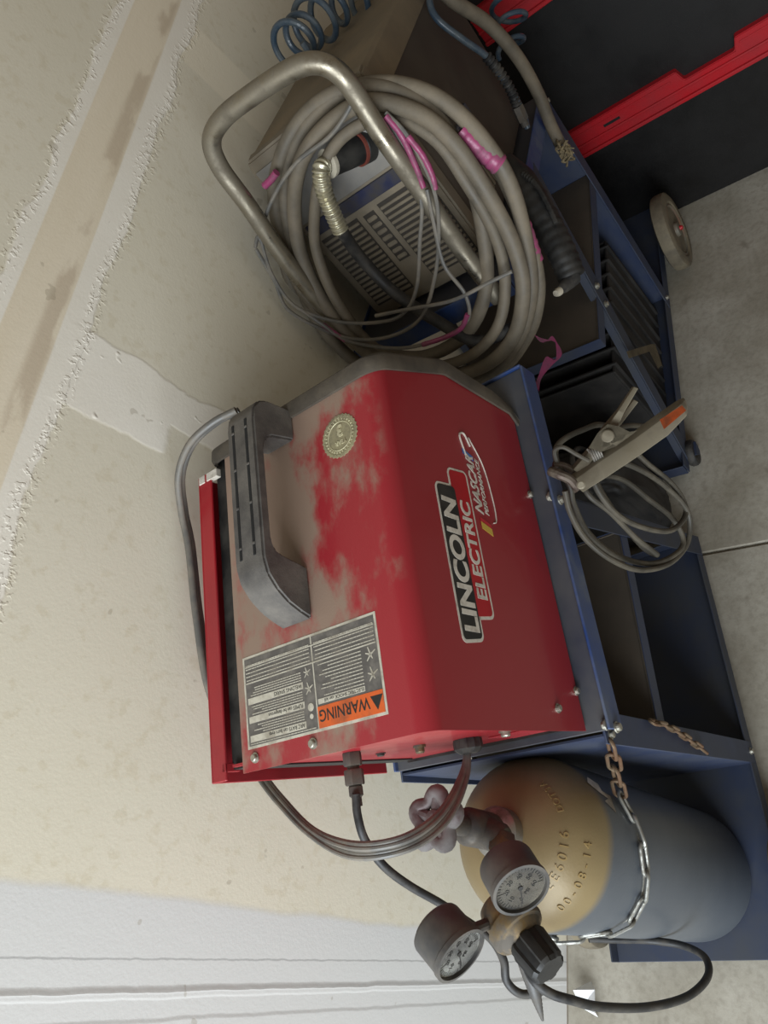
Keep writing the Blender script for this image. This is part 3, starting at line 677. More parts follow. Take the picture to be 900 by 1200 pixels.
# grey cable arching behind the welder at its far top edge
bm = bmesh.new()
for j_ in (0, 1): tube(bm, spline([WL(p[0] + .008 * j_, p[1] + .008 * j_, p[2] - .012 * j_) for p in ((0.445, .215, .372), (.437, .25, .385), (.42, .29, .392), (.39, .325, .385), (.35, .348, .365), (.30, .352, .352), (.2, .350, .345), (.1, .347, .33), (.03, .347, .28), (.03, .345, .2))], 8), .005, 12)
tag(link('welding_cable', bm, m_cord, None), 'smooth grey cable arched over the far top edge of the red welder', 'cable')

# ------------------------------------------------------------------ gas cylinder
CX, CY, CR, ZB = 0.073, 0.602, 0.1155, 0.0525
cyl = thing('gas_cylinder', 'grey gas cylinder with brass coloured dome, chained to the rear of the nearer cart', 'gas cylinder', Matrix.Translation((CX, CY, ZB)))
def cyl_mat():
    M = mat('two_tone_cylinder', srgb(88, 93, 98), 0.42, 0.1, bump=.1, bscale=300)
    N = M.node_tree.nodes; L = M.node_tree.links; B = N['Principled BSDF']; tc = [n for n in N if n.type == 'TEX_COORD'][0]
    sp = N.new('ShaderNodeSeparateXYZ'); L.new(tc.outputs['Object'], sp.inputs[0])
    nz = N.new('ShaderNodeTexNoise'); nz.inputs['Scale'].default_value = 9; nz.inputs['Detail'].default_value = 6; L.new(tc.outputs['Object'], nz.inputs['Vector'])
    ad = N.new('ShaderNodeMath'); ad.operation = 'MULTIPLY_ADD'; ad.inputs[1].default_value = 0.012; L.new(nz.outputs[0], ad.inputs[0]); L.new(sp.outputs['Z'], ad.inputs[2])
    mr = N.new('ShaderNodeMapRange'); mr.inputs[1].default_value = 0.560; mr.inputs[2].default_value = 0.578; L.new(ad.outputs[0], mr.inputs[0])
    g = N.new('ShaderNodeMix'); g.data_type = 'RGBA'; g.inputs[6].default_value = srgb(66, 72, 80); g.inputs[7].default_value = srgb(92, 96, 100); L.new(nz.outputs[0], g.inputs[0])
    go = N.new('ShaderNodeMix'); go.data_type = 'RGBA'; go.inputs[6].default_value = srgb(104, 88, 62); go.inputs[7].default_value = srgb(144, 126, 88); L.new(nz.outputs[0], go.inputs[0])
    mx = N.new('ShaderNodeMix'); mx.data_type = 'RGBA'; L.new(mr.outputs[0], mx.inputs[0]); L.new(g.outputs[2], mx.inputs[6]); L.new(go.outputs[2], mx.inputs[7]); L.new(mx.outputs[2], B.inputs['Base Color'])
    return M
bm = bmesh.new()
pr = [(0.0, 0.0), (CR - .014, 0.0), (CR - .007, .002), (CR - .002, .006), (CR, .014), (CR, .3), (CR, .555)]
zs, zt_ = 0.555, 0.650
for k in range(1, 14):
    a = k / 14 * PI / 2; pr.append((0.024 + (CR - .024) * math.cos(a), zs + (zt_ - zs) * math.sin(a)))
pr += [(0.024, zt_), (0.0, zt_)]
lathe(bm, [(max(r, .0005), h) for r, h in pr], (0, 0, 0), (0, 0, 1), 64)
link('cylinder_body', bm, cyl_mat(), cyl, angle=50)
bm = bmesh.new(); lathe(bm, [(0.026, .638), (0.033, .643), (0.033, .667), (0.028, .673), (.017, .677)], (0, 0, 0), (0, 0, 1), 32); link('neck_ring', bm, m_steel, cyl)
vz = 0.675
bm = bmesh.new(); lathe(bm, [(.020, vz - .004), (.023, vz + .004), (.0235, vz + .012), (.0235, vz + .054), (.018, vz + .062), (.013, vz + .064), (.013, vz + .108)], (0, 0, 0), (0, 0, 1), 24)
vd = (atD(560, 1000, .93) - atD(548, 975, .955)); 
# valve outlet points towards the viewer's left
vdir = Vector((-0.30, -0.95, 0.0)).normalized()
lathe(bm, [(.018, 0), (.0195, .01), (.0195, .036), (.016, .042)], (0, 0, vz + .030), vdir, 24)
lathe(bm, [(.010, 0), (.010, .020), (.008, .024)], (0, 0, vz + .030), -vdir, 16)
link('valve', bm, m_brass_dull, cyl)
bm = bmesh.new()   # five-lobed hand wheel with openings
hz = vz + 0.122; ring = []
for k in range(60):
    a = 2 * PI * k / 60; r = 0.0275 + 0.0042 * math.cos(5 * a); ring.append(Vector((r * math.cos(a), r * math.sin(a), hz)))
tube(bm, ring, [0.0088 + 0.0012 * math.cos(5 * 2 * PI * k / 60) for k in range(60)], 12, closed=True)
for k in range(5):
    a = 2 * PI * k / 5; tube(bm, [Vector((.006 * math.cos(a), .006 * math.sin(a), hz - .003)), Vector((.026 * math.cos(a), .026 * math.sin(a), hz))], [.008, .007], 10)
lathe(bm, [(.011, hz - .018), (.013, hz - .008), (.011, hz + .006), (.006, hz + .008)], (0, 0, 0), (0, 0, 1), 20)
link('hand_wheel', bm, mat('worn_maroon_wheel', srgb(76, 52, 52), .35, .2, srgb(124, 120, 118), .62, 22), cyl)
bm = bmesh.new()   # stamped text on the shoulder, following the dome
def stamp(s, hz_, a0, size):
    a = a0; r = next(r1 + (r2 - r1) * (hz_ - h1) / (h2 - h1) for (r1, h1), (r2, h2) in zip(pr[6:], pr[7:]) if h1 <= hz_ <= h2)
    i = [k for k, ((r1, h1), (r2, h2)) in enumerate(zip(pr[6:], pr[7:])) if h1 <= hz_ <= h2][0]
    (r1, h1), (r2, h2) = pr[6 + i], pr[7 + i]; tl = math.atan2(r1 - r2, h2 - h1)
    for ch in s:
        u = Vector((math.cos(a), math.sin(a), 0)); t_ = Vector((-math.sin(a), math.cos(a), 0)); up = (Vector((0, 0, math.cos(tl))) - u * math.sin(tl)); nn = t_.cross(up)
        p = u * (r + .0004) + Vector((0, 0, hz_))
        M_ = Matrix(((t_.x, up.x, nn.x, p.x), (t_.y, up.y, nn.y, p.y), (t_.z, up.z, nn.z, p.z), (0, 0, 0, 1)))
        text_into(bm, ch, size, M_, align='CENTER', extrude=.0007, bold=.0001); a += size * .80 / r
m_st = mat('stamped_brass_paint', srgb(140, 118, 76), .4, .1)
for s_, h_, a_, z_ in (('EE6016', 0.625, 226, .0175), ('00-08-14', 0.600, 218, .0160), ('DOT3A', .625, 296, .013)):
    bm = bmesh.new(); stamp(s_, h_, math.radians(a_), z_); link('stamped_line', bm, m_st, cyl)
bm = bmesh.new()
bm = bmesh.new()   # torn diamond sticker
a0, a1 = math.radians(292), math.radians(322); q = []
for a, h in ((292, .53), (299, .552), (302, .535), (305, .553), (312, .572), (319, .553), (314, .535), (308, .541), (305, .522)): q.append(bm.verts.new(((CR + .0008) * math.cos(math.radians(a)), (CR + .0008) * math.sin(math.radians(a)), h)))
bm.faces.new(q); bmesh.ops.solidify(bm, geom=bm.faces[:], thickness=-.0005); link('torn_sticker', bm, m_white, cyl, smooth=False)

# ------------------------------------------------------------------ regulator
reg = thing('gas_regulator', 'brass gas regulator with two round gauges hanging on the cylinder valve', 'regulator', Matrix.Translation(Vector((CX, CY, ZB + vz + .030)) + vdir * .04))
ri = reg.matrix_world.inverted()
RD = lambda x, y, d: ri @ atD(x, y, d)
V0 = Vector((0, 0, 0))
bm = bmesh.new()
pA = V0; pB = RD(585, 1062, .855); ax = (pB - pA).normalized(); L_ = (pB - pA).length
hexnut(bm, pA - ax * .002, ax, .018, .026); lathe(bm, [(.0105, .02), (.0105, L_)], pA, ax, 20); lathe(bm, [(.014, L_ * .55), (.014, L_ * .75)], pA, ax, 6)
link('inlet_nut', bm, m_brass, reg, angle=25)
K = RD(645, 1137, .80); kd = (K - RD(596, 1076, .855)).normalized(); bc = RD(596, 1076, .855)
bm = bmesh.new(); lathe(bm, [(.014, -.026), (.024, -.021), (.028, -.012), (.028, .004), (.0325, .006), (.0330, .017), (.0310, .021), (.027, .022), (.022, .030), (.015, .034)], bc, kd, 36)
link('regulator_body', bm, m_brass, reg)
bm = bmesh.new(); Lk = (K - bc).length
lathe(bm, [(.012, .028), (.021, .032), (.0225, .036), (.0205, Lk - .004), (.0175, Lk), (.008, Lk + .0005)], bc, kd, 60, flute=lambda t: 1 + .055 * (1 if math.cos(t * 6) > -.3 else -1.2)); link('adjusting_knob', bm, m_black, reg, angle=30)
def gauge(c, nrm, r, depth, dial_m, stem_to):
    """c: centre of the dial glass, nrm: where it faces"""
    nrm = nrm.normalized(); bm = bmesh.new()
    lathe(bm, [(r * .85, -depth), (r * .97, -depth + .003), (r, -depth + .006), (r, -.006), (r * 1.04, -.005), (r * 1.04, .0008), (r * .93, .0012), (r * .93, -.003)], c, nrm, 40)
    g = link('gauge', bm, m_gaugecase, reg)
    bm = bmesh.new(); lathe(bm, [(r * .92, -.0045), (r * .92, -.0030)], c, nrm, 40); dl = link('dial', bm, dial_m, g, smooth=False)
    up = Vector((0, 0, 1)); u = up.cross(nrm).normalized(); v = nrm.cross(u)
    M_ = Matrix(((u.x, v.x, nrm.x, c.x), (u.y, v.y, nrm.y, c.y), (u.z, v.z, nrm.z, c.z), (0, 0, 0, 1)))
    bm = bmesh.new()
    for k in range(31):
        a = math.radians(225 - k * 9); l = .12 if k % 5 else .2
        box(bm, r * (.84 - l), r * .84, -.0003, .0003, -.0028, -.0025, M=M_ @ Matrix.Rotation(a, 4, 'Z'))
    for k, s in enumerate(('0', '10', '20', '30', '40', '50', '60')):
        a = math.radians(225 - k * 45); text_into(bm, s, r * .24, M_ @ Matrix.Translation((r * .5 * math.cos(a), r * .5 * math.sin(a) - r * .08, -.0027)), align='CENTER')
    text_into(bm, 'PSI', r * .2, M_ @ Matrix.Translation((0, -r * .4, -.0027)), align='CENTER')
    box(bm, -r * .2, r * .7, -.0006, .0006, -.0024, -.0020, M=M_ @ Matrix.Rotation(math.radians(228), 4, 'Z')); lathe(bm, [(r * .09, -.0026), (r * .09, -.0015)], c, nrm, 16)
    link('dial_marks', bm, m_black, dl, smooth=False)
    bm = bmesh.new(); b0 = c - nrm * depth * .5; d = (stem_to - b0).normalized(); lathe(bm, [(.0065, r * .8), (.0065, (stem_to - b0).length)], b0, d, 12); hexnut(bm, b0 + d * r * .98, d, .009, .009); link('gauge_stem', bm, m_brass_dull, g, angle=25)
    return g
def facing(px, py, dx, dy, c):
    v = ray(px, py).normalized(); im = R[0] * dx + R[1] * dy; im = (im - v * im.dot(v)).normalized()
    return im * math.sqrt(1 - c * c) - v * c
m_gaugecase = mat('dark_gauge_case', srgb(66, 65, 64), .45, .08, srgb(92, 87, 80), .45, 30)
m_dialw = mat('white_dial', srgb(245, 245, 235), .4)
m_dialg = mat('fogged_dial', srgb(150, 144, 130), .35, .0, srgb(126, 118, 104), .5, 60)
gauge(RD(611, 1043, .800), facing(611, 1043, .5, .85, .62), .0320, .042, m_dialg, RD(592, 1068, .862))
gauge(RD(540, 1120, .79), facing(540, 1120, .65, .76, .42), .0315, .044, m_dialw, RD(590, 1075, .862))
# tail below the regulator: strain relief cone
bm = bmesh.new(); p0 = RD(612, 1110, .90); p1 = RD(636, 1196, .90); n_ = 40
tube(bm, [p0.lerp(p1, k / n_) for k in range(n_ + 1)], [(.009 * (1 - (k / n_) ** 2) + .0015) * (1 + .07 * (k % 2)) for k in range(n_ + 1)], 14); link('spring_guard', bm, m_gaugecase, reg)
# outlet hose running round to the floor side
bm = bmesh.new(); tube(bm, spline([atD(x, y, d) for x, y, d in ((612, 1120, .90), (625, 1148, .87), (645, 1164, .87), (670, 1172, .88), (705, 1180, .92), (760, 1180, 1.0), (805, 1168, 1.06), (829, 1145, 1.1), (826, 1122, 1.14), (800, 1108, 1.18), (760, 1102, 1.2), (720, 1101, 1.2), (690, 1100, 1.2))], 8), 0.0056, 12)
tag(link('outlet_hose', bm, m_rubber, None), 'black rubber hose curling out beside the cylinder below the regulator knob', 'hose')

# ------------------------------------------------------------------ chains
def chain_from(path, link_len, wire, material, name, label, mat2=None, nrust=0):
    t = thing(name, label, 'chain', Matrix.Translation(path[0])); ti = t.matrix_world.inverted()
    pts = spline(path, 40); s = [0]
    for a, b in zip(pts, pts[1:]): s.append(s[-1] + (b - a).length)
    pitch = link_len - 2 * wire * 1.1; n = int(s[-1] / pitch)
    def at(u):
        u = max(0, min(s[-1], u)); i = max(k for k in range(len(s)) if s[k] <= u); i = min(i, len(pts) - 2)
        return pts[i].lerp(pts[i + 1], (u - s[i]) / max(1e-9, s[i + 1] - s[i]))
    for k in range(n):
        a = at(k * pitch); b = at((k + 1) * pitch); c = (a + b) / 2; d = (b - a).normalized()
        out = Vector((c.x - CX, c.y - CY, 0)).normalized(); side = d.cross(out).normalized(); out = side.cross(d)
        if k % 2: side, out = (side + out * 1.2).normalized(), out
        hw = link_len * .19; hl = link_len / 2 - hw; loop = []
        for j in range(9): an = -PI / 2 + j * PI / 8; loop.append(c + d * (hl + hw * math.cos(an)) + side * hw * math.sin(an))
        for j in range(9): an = PI / 2 + j * PI / 8; loop.append(c + d * (-hl + hw * math.cos(an)) + side * hw * math.sin(an))
        bm = bmesh.new(); tube(bm, [ti @ q for q in loop], wire, 8, closed=True); link('chain_link', bm, mat2 if (mat2 and k < nrust) else material, t)
    return t
cr = CR + .006
cp = [atD(712, 882, 1.03), Vector((CX + cr * math.cos(math.radians(-30)) + .012, CY + cr * math.sin(math.radians(-30)), .585))]
cp = [FC1 @ Vector((0.005, -0.004, 0.690))]
def on_cyl(px, py):
    """point where the ray meets the cylinder wall (radius cr)"""
    r = ray(px, py); a = r.x ** 2 + r.y ** 2; b = 2 * (r.x * (CAM.x - CX) + r.y * (CAM.y - CY)); c = (CAM.x - CX) ** 2 + (CAM.y - CY) ** 2 - cr ** 2
    D = b * b - 4 * a * c; t = (-b - math.sqrt(max(0, D))) / (2 * a); return CAM + r * t
cp += [on_cyl(x, y) for x, y in ((728, 935), (745, 965), (755, 1000), (757, 1035), (750, 1065), (730, 1088))]
cp += [Vector((CX - cr * .92, CY - .03, cp[-1].z + .012)), Vector((CX - cr, CY + .02, cp[-1].z + .035)), Vector((CX - cr * .9, CY + .06, cp[-1].z + .05))]
chain_from(cp, 0.044, 0.0027, m_chain, 'safety_chain', 'zinc link chain draped across the front of the grey gas cylinder', m_rust, 4)
cc = [FC1 @ Vector(p) for p in ((0.075, -0.002, 0.515), (0.088, -0.009, 0.50), (0.078, -.012, .44), (0.070, -.012, .385), (.066, -.012, .34))]
cc = [hit(x, y, FC1 @ Vector((0, -.010, 0)), FC1.to_3x3() @ Vector((0, 1, 0))) for x, y in ((764, 846), (778, 849), (795, 858), (812, 870), (828, 882))]
chain_from(cc, 0.028, 0.0024, m_rust, 'spare_chain', 'short rusty end of chain hanging from the post below the red welder')

# ------------------------------------------------------------------ ground clamp and its cable
gl = thing('ground_clamp', 'steel spring ground clamp with orange stamp, gripping the cart tray edge', 'clamp', Matrix.Translation(atD(675, 570, 1.03)))
gi = gl.matrix_world.inverted(); g_ = lambda x, y, d=1.0: gi @ atD(x, y, d)
view = ray(720, 520).normalized()
def channel(pts_w, name, material, depth_v, parent, thick=.0022):
    """U-channel arm: list of (centre, half width vector)"""
    bm = bmesh.new(); rings = []
    for c, h in pts_w:
        rings.append([bm.verts.new(q) for q in (c - h, c + h, c + h + depth_v, c - h + depth_v)])
    for A, B in zip(rings, rings[1:]):
        bm.faces.new((A[0], A[1], B[1], B[0])); bm.faces.new((A[1], A[2], B[2], B[1])); bm.faces.new((A[3], A[0], B[0], B[3]))
    bmesh.ops.recalc_face_normals(bm, faces=bm.faces); bmesh.ops.solidify(bm, geom=bm.faces[:], thickness=thick)
    return link(name, bm, material, parent, angle=25)
def arm(pairs, d0, d1, name, deep=(0, 0)):
    """pairs of image points for the two edges of the outer web"""
    n = len(pairs); bm = bmesh.new(); rows = []
    for i, (a, b) in enumerate(pairs):
        d = d0 + (d1 - d0) * i / (n - 1); A = g_(a[0], a[1], d); B = g_(b[0], b[1], d - .006); rows.append((A, B))
    R_ = []
    for A, B in rows:
        A2 = A.lerp(B, .30); R_.append([bm.verts.new(A2), bm.verts.new(B), bm.verts.new(B + view * .016 + (A - B) * .05), bm.verts.new(A + view * .014)])
    for A, B in zip(R_, R_[1:]):
        bm.faces.new((A[0], A[1], B[1], B[0])); bm.faces.new((A[1], A[2], B[2], B[1])); bm.faces.new((A[3], A[0], B[0], B[3]))
    bm.faces.new(R_[-1][::-1])
    bmesh.ops.recalc_face_normals(bm, faces=bm.faces); bmesh.ops.solidify(bm, geom=bm.faces[:], thickness=.002)
    bmesh.ops.bevel(bm, geom=[e for e in bm.edges], offset=.0006, segments=1, affect='EDGES')
    return link(name, bm, m_clampm, gl, angle=30)
long_arm = arm([((664, 560), (683, 577)), ((700, 533), (710, 560)), ((740, 507), (752, 532)), ((770, 485), (783, 510)), ((795, 468), (805, 487)), ((802, 465), (806, 476))], 1.03, .96, 'long_arm')
arm([((668, 548), (680, 556)), ((690, 523), (700, 533)), ((705, 500), (722, 505)), ((722, 480), (731, 484)), ((741, 452), (748, 455))], 1.04, .99, 'short_arm')
arm([((700, 515), (708, 520)), ((722, 492), (729, 496)), ((741, 467), (748, 471))], 1.06, 1.02, 'short_arm')
# side plate joining both arms, with the pivot
pl = [(690, 525), (700, 508), (712, 497), (726, 500), (738, 506), (748, 504), (722, 523), (704, 530)]
bm = bmesh.new(); A = [bm.verts.new(g_(x, y, .994)) for x, y in pl]; f0 = bm.faces.new(A); bmesh.ops.solidify(bm, geom=[f0], thickness=.0025); link('side_plate', bm, m_clampm, gl, angle=30)
bm = bmesh.new(); lathe(bm, [(.0085, 0), (.0085, .0015), (.007, .0025), (.003, .0030)], g_(712, 511, .993), -view, 20); link('pivot_rivet', bm, m_clampm, gl, angle=20)
bm = bmesh.new(); lathe(bm, [(.006, 0), (.006, .003), (.004, .004)], g_(681, 568, .995), -view, 16); link('pivot_rivet', bm, m_clampm, gl, angle=20)
bm = bmesh.new()   # spring between the arms
hel = []; c0, c1 = g_(692, 534, 1.02), g_(704, 528, 1.02); dd = (c1 - c0); uu = dd.cross(view).normalized(); vv = view
for k in range(60): a = k / 60 * 2 * PI * 5; hel.append(c0 + dd * (k / 60) + (uu * math.cos(a) + vv * math.sin(a)) * .009)
tube(bm, hel, .0014, 6); link('spring', bm, m_steel, gl)
bm = bmesh.new()   # orange stamp patch on the long arm web
q = [g_(x, y, d) for x, y, d in ((773, 492, .9700), (799, 475, .958), (804, 481, .953), (778, 503, .963))]
cen = sum(q, Vector()) / 4; q = [p + (-view) * .0018 for p in q]
bm.faces.new([bm.verts.new(p) for p in q]); bmesh.ops.solidify(bm, geom=bm.faces[:], thickness=.0004); link('orange_stamp', bm, m_orange, gl, smooth=False)
bm = bmesh.new()   # jaws and lug, clamped over the lip
tube(bm, spline([g_(x, y, d) for x, y, d in ((645, 552, 1.04), (655, 556, 1.03), (668, 562, 1.03), (678, 574, 1.03))], 5), [.007] * 15 + [.008], 10)
tube(bm, spline([g_(x, y, d) for x, y, d in ((648, 545, 1.05), (660, 546, 1.05), (672, 552, 1.05))], 5), .0055, 10)
link('jaw', bm, mat('dark_copper_jaw', srgb(84, 72, 64), .5, .6, srgb(110, 100, 86), .4, 60), gl)
bm = bmesh.new()   # braided copper strap
tube(bm, spline([g_(x, y, d) for x, y, d in ((652, 540, 1.04), (650, 528, 1.03), (660, 524, 1.02), (675, 532, 1.02), (690, 540, 1.02))], 6), [.003 + .0 * k for k in range(25)], 8); link('braid_strap', bm, m_clampcable, gl)
# cable coil hanging under the clamp
bm = bmesh.new()
kp = [(662, 575, 1.03), (668, 600, 1.04), (685, 630, 1.05), (715, 655, 1.07), (750, 668, 1.12), (785, 660, 1.18), (806, 635, 1.22), (806, 600, 1.22), (780, 570, 1.18), (745, 548, 1.12), (712, 540, 1.08),
      (695, 560, 1.06), (715, 595, 1.07), (745, 615, 1.11), (785, 622, 1.17), (804, 600, 1.22), (790, 570, 1.2), (755, 540, 1.14), (712, 500, 1.1), (680, 505, 1.08), (655, 520, 1.06), (652, 540, 1.05), (668, 570, 1.05), (672, 590, 1.06),
      (690, 625, 1.08), (725, 652, 1.11), (768, 660, 1.16), (800, 640, 1.21), (790, 610, 1.21), (760, 585, 1.17), (725, 560, 1.13), (685, 560, 1.08), (690, 580, 1.06), (715, 600, 1.08), (745, 630, 1.12), (770, 650, 1.16), (752, 640, 1.17), (720, 600, 1.14), (698, 560, 1.12), (700, 520, 1.14), (730, 500, 1.2), (770, 500, 1.3)]
tube(bm, spline([atD(x, y, d + .0) for x, y, d in kp], 7), .0043, 10)
tag(link('clamp_cable', bm, m_clampcable, None), 'thin olive grey cable bundled in loops under the steel clamp', 'cable')

# ------------------------------------------------------------------ plasma cutter on the second cart
pc = thing('plasma_cutter', 'tall dusty grey plasma cutter with slotted front, behind the coiled leads', 'plasma cutter', FT2)
MW0, MW1, MH, MX0, MX1 = 0.045, 0.305, 0.376, 0.07, 0.600          # y range, height, rear, front
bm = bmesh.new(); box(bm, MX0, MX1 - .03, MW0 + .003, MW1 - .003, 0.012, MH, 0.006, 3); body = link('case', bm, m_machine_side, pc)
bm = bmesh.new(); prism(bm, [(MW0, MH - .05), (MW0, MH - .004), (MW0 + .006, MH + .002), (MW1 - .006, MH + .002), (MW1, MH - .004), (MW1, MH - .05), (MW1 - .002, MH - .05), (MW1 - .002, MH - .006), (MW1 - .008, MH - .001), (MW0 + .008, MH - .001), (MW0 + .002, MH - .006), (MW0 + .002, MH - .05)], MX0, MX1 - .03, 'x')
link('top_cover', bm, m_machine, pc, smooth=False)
bm = bmesh.new()
prism(bm, [(MX1 - .035, 0.012), (MX1 - .004, 0.012), (MX1, .03), (MX1, MH - .02), (MX1 - .01, MH + .003), (MX1 - .035, MH + .005)], MW0 - .001, MW1 + .001, 'y', .004, 2)
fr = link('front_panel', bm, m_face, pc)
xf = MX1
bm = bmesh.new(); box(bm, xf - .001, xf + .003, MW0 + .008, MW1 - .008, 0.245, MH - .016, .002, 2); link('control_area', bm, m_facelight, fr)
bm = bmesh.new(); box(bm, xf - .001, xf + .004, MW0 + .01, MW1 - .01, 0.215, 0.240, .001, 1); st = link('name_stripe', bm, m_bluestripe, fr)
bm = bmesh.new()
for k in range(15):
    z = .045 + k * .0105
    if k < 15:
        box(bm, xf - .001, xf + .0035, MW0 + .018, MW0 + .100, z, z + .0055, .001, 1)
        box(bm, xf - .001, xf + .0035, MW0 + .150, MW1 - .015, z, z + .0055, .001, 1)
for k in range(7): box(bm, xf - .001, xf + .0035, MW0 + .115, MW0 + .135, .10 + k * .014, .1085 + k * .014, .002, 1)
link('louvre', bm, m_face, fr)
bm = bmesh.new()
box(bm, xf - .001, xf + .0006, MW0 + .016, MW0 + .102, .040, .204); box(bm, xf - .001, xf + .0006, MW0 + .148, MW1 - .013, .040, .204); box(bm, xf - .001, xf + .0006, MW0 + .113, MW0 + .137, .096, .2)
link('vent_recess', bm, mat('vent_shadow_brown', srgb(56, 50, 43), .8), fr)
bm = bmesh.new()   # side vents and bright strip
for k in range(8): box(bm, MX1 - .22 + k * .013, MX1 - .213 + k * .013, MW0, MW0 + .004, .03, .09, .001, 1) if False else None
for k in range(8): box(bm, .33 + k * .014, .337 + k * .014, MW1 - .004, MW1 + .001, .05, .11, .001, 1)
link('side_vent', bm, m_face, body)
bm = bmesh.new(); box(bm, .33, .50, MW1 - .004, MW1 + .002, .135, .175, .001, 1); link('side_badge', bm, mat('scuffed_blue_strip', srgb(58, 66, 88), .4, .2, srgb(110, 108, 104), .45, 60), body)
# torch plug, grommet and spring guard
PF = lambda x, y, off: FT2.inverted() @ hit(x, y, FT2 @ Vector((xf + off, 0, 0)), FT2.to_3x3() @ Vector((1, 0, 0)))
b0 = PF(425, 172, .0); b1 = PF(388, 190, .055)
bm = bmesh.new(); ax = b1 - b0; L_ = ax.length; lathe(bm, [(.026, -.01), (.026, .006), (.023, .01), (.0225, L_ * .5), (.021, L_)], b0, ax, 28); pg = link('torch_plug', bm, m_black, pc)
bm = bmesh.new(); lathe(bm, [(.0262, .008), (.0262, .013)], b0, ax, 28); link('red_ring', bm, mat('red_ring', srgb(110, 54, 44), .5), pg)
bm = bmesh.new(); lathe(bm, [(.012, L_), (.021, L_ + .001), (.022, L_ + .008), (.014, L_ + .012)], b0, ax, 28); link('grommet', bm, m_cream, pg)
sp_path = spline([FT2 @ (b1 + ax.normalized() * .01)] + [hit(x, y, FT2 @ Vector((xf + .085, 0, 0)), FT2.to_3x3() @ Vector((1, 0, 0))) for x, y in ((376, 200), (380, 225), (390, 250), (400, 272))], 30)
FI2 = FT2.inverted()
bm = bmesh.new(); pth = [FI2 @ p for p in sp_path]; n_ = len(pth)
tube(bm, pth, [.0122 + .0022 * math.sin(k / n_ * 2 * PI * 20) for k in range(n_)], 16); link('spring_guard', bm, m_spring, pc, angle=80)

# torch lead: thick cable in big loops hung between handle and face
cpp = FT2 @ Vector((0.70, 0, 0.12)); cn = (FT2.to_3x3() @ Vector((1, 0, .22))).normalized()
def onc(x, y, off=0.0): return hit(x, y, cpp + cn * off, cn)
lead = thing('torch_lead', 'thick grey plasma torch lead coiled in loops between chrome handle and slotted machine', 'cable', Matrix.Translation(onc(460, 260)))
li = lead.matrix_world.inverted()
loops = [
 [(322, 240), (331, 180), (360, 132), (408, 104), (465, 108), (514, 140), (548, 200), (566, 270), (569, 340), (545, 392), (495, 418), (440, 410), (385, 378), (343, 318)],
 [(345, 250), (352, 192), (382, 148), (430, 120), (488, 132), (532, 168), (572, 228), (602, 288), (613, 342), (600, 398), (560, 432), (500, 440), (440, 420), (392, 372), (357, 310)],
 [(334, 225), (348, 165), (390, 116), (446, 98), (508, 112), (560, 156), (598, 216), (617, 288), (622, 345), (606, 400), (568, 440), (505, 450), (430, 432), (375, 380), (345, 310)],
 [(368, 265), (376, 205), (402, 160), (452, 138), (506, 160), (545, 212), (580, 275), (592, 330), (582, 385), (545, 420), (490, 430), (436, 405), (396, 355), (374, 305)],
 [(326, 260), (328, 200), (350, 148), (400, 110), (458, 98), (530, 128), (576, 184), (608, 250), (628, 308), (631, 352), (618, 395), (580, 436), (500, 446), (420, 425), (362, 372), (335, 315)],
]
for k, lp in enumerate(loops):
    bm = bmesh.new(); rad = (.0118, .0122, .0118, .0095, .0105)[k]
    tube(bm, [li @ p for p in spline([onc(x, y, (-.014, 0.012, -.018, .006, -.038)[k] + .006 * math.sin(j * 1.7)) for j, (x, y) in enumerate(lp)], 7, closed=True)], rad, 14, closed=True)
    link('cable_loop', bm, m_cable, lead)
bm = bmesh.new(); tube(bm, [li @ p for p in spline([hit(400, 270, FT2 @ Vector((xf + .085, 0, 0)), FT2.to_3x3() @ Vector((1, 0, 0))), onc(425, 305, -.02), onc(465, 345, -.02), onc(515, 378, -.01), onc(560, 400, 0), onc(600, 385, .0)], 8)], .0105, 14); link('cable_tail', bm, m_rubber, lead)
def sleeve(path, r, name='pink_tape', parent=lead, inv_=None):
    bm = bmesh.new(); p = spline(path, 6); n = len(p); tube(bm, [(inv_ or li) @ q for q in p], [r * (1 + .06 * math.sin(k * 2.3)) for k in range(n)], 12); return link(name, bm, m_pink, parent)
sleeve([onc(x, y, o_) for x, y, o_ in ((540, 152, -.012), (556, 168, -.014), (572, 182, -.016), (586, 194, -.018))], .0150)
sleeve([onc(x, y, -.036) for x, y in ((613, 262), (621, 285), (628, 306))], .0122)
# thin control wires
cw = thing('control_wires', 'pair of thin grey wires looped over the torch lead, pink sleeved', 'wires', Matrix.Translation(onc(490, 300, .03))); ci = cw.matrix_world.inverted()
for pts in ([(417, 93), (414, 118), (388, 158), (348, 190), (322, 228), (306, 268), (299, 290), (304, 278), (318, 320), (345, 358), (392, 376), (440, 378), (472, 368), (488, 338), (492, 282), (494, 240), (484, 190), (452, 138)],
            [(300, 292), (322, 330), (340, 365), (400, 394), (450, 396), (492, 374), (510, 322), (514, 262), (506, 215), (478, 160), (452, 132)],
            [(500, 222), (508, 260), (520, 310), (545, 345), (548, 375), (520, 395), (470, 408), (410, 400), (375, 378), (352, 362)],
            [(440, 370), (480, 362), (530, 352), (575, 330), (600, 318)]):
    bm = bmesh.new(); tube(bm, [ci @ p for p in spline([onc(x, y, .030 + .003 * math.sin(i)) for i, (x, y) in enumerate(pts)], 7)], .0032, 8); link('wire', bm, m_cord, cw)
sleeve([onc(x, y, .031) for x, y in ((452, 136), (470, 158), (486, 192), (496, 220))], .0048, parent=cw, inv_=ci); sleeve([onc(x, y, .031) for x, y in ((478, 160), (495, 182), (506, 205), (510, 222))], .0048, parent=cw, inv_=ci)
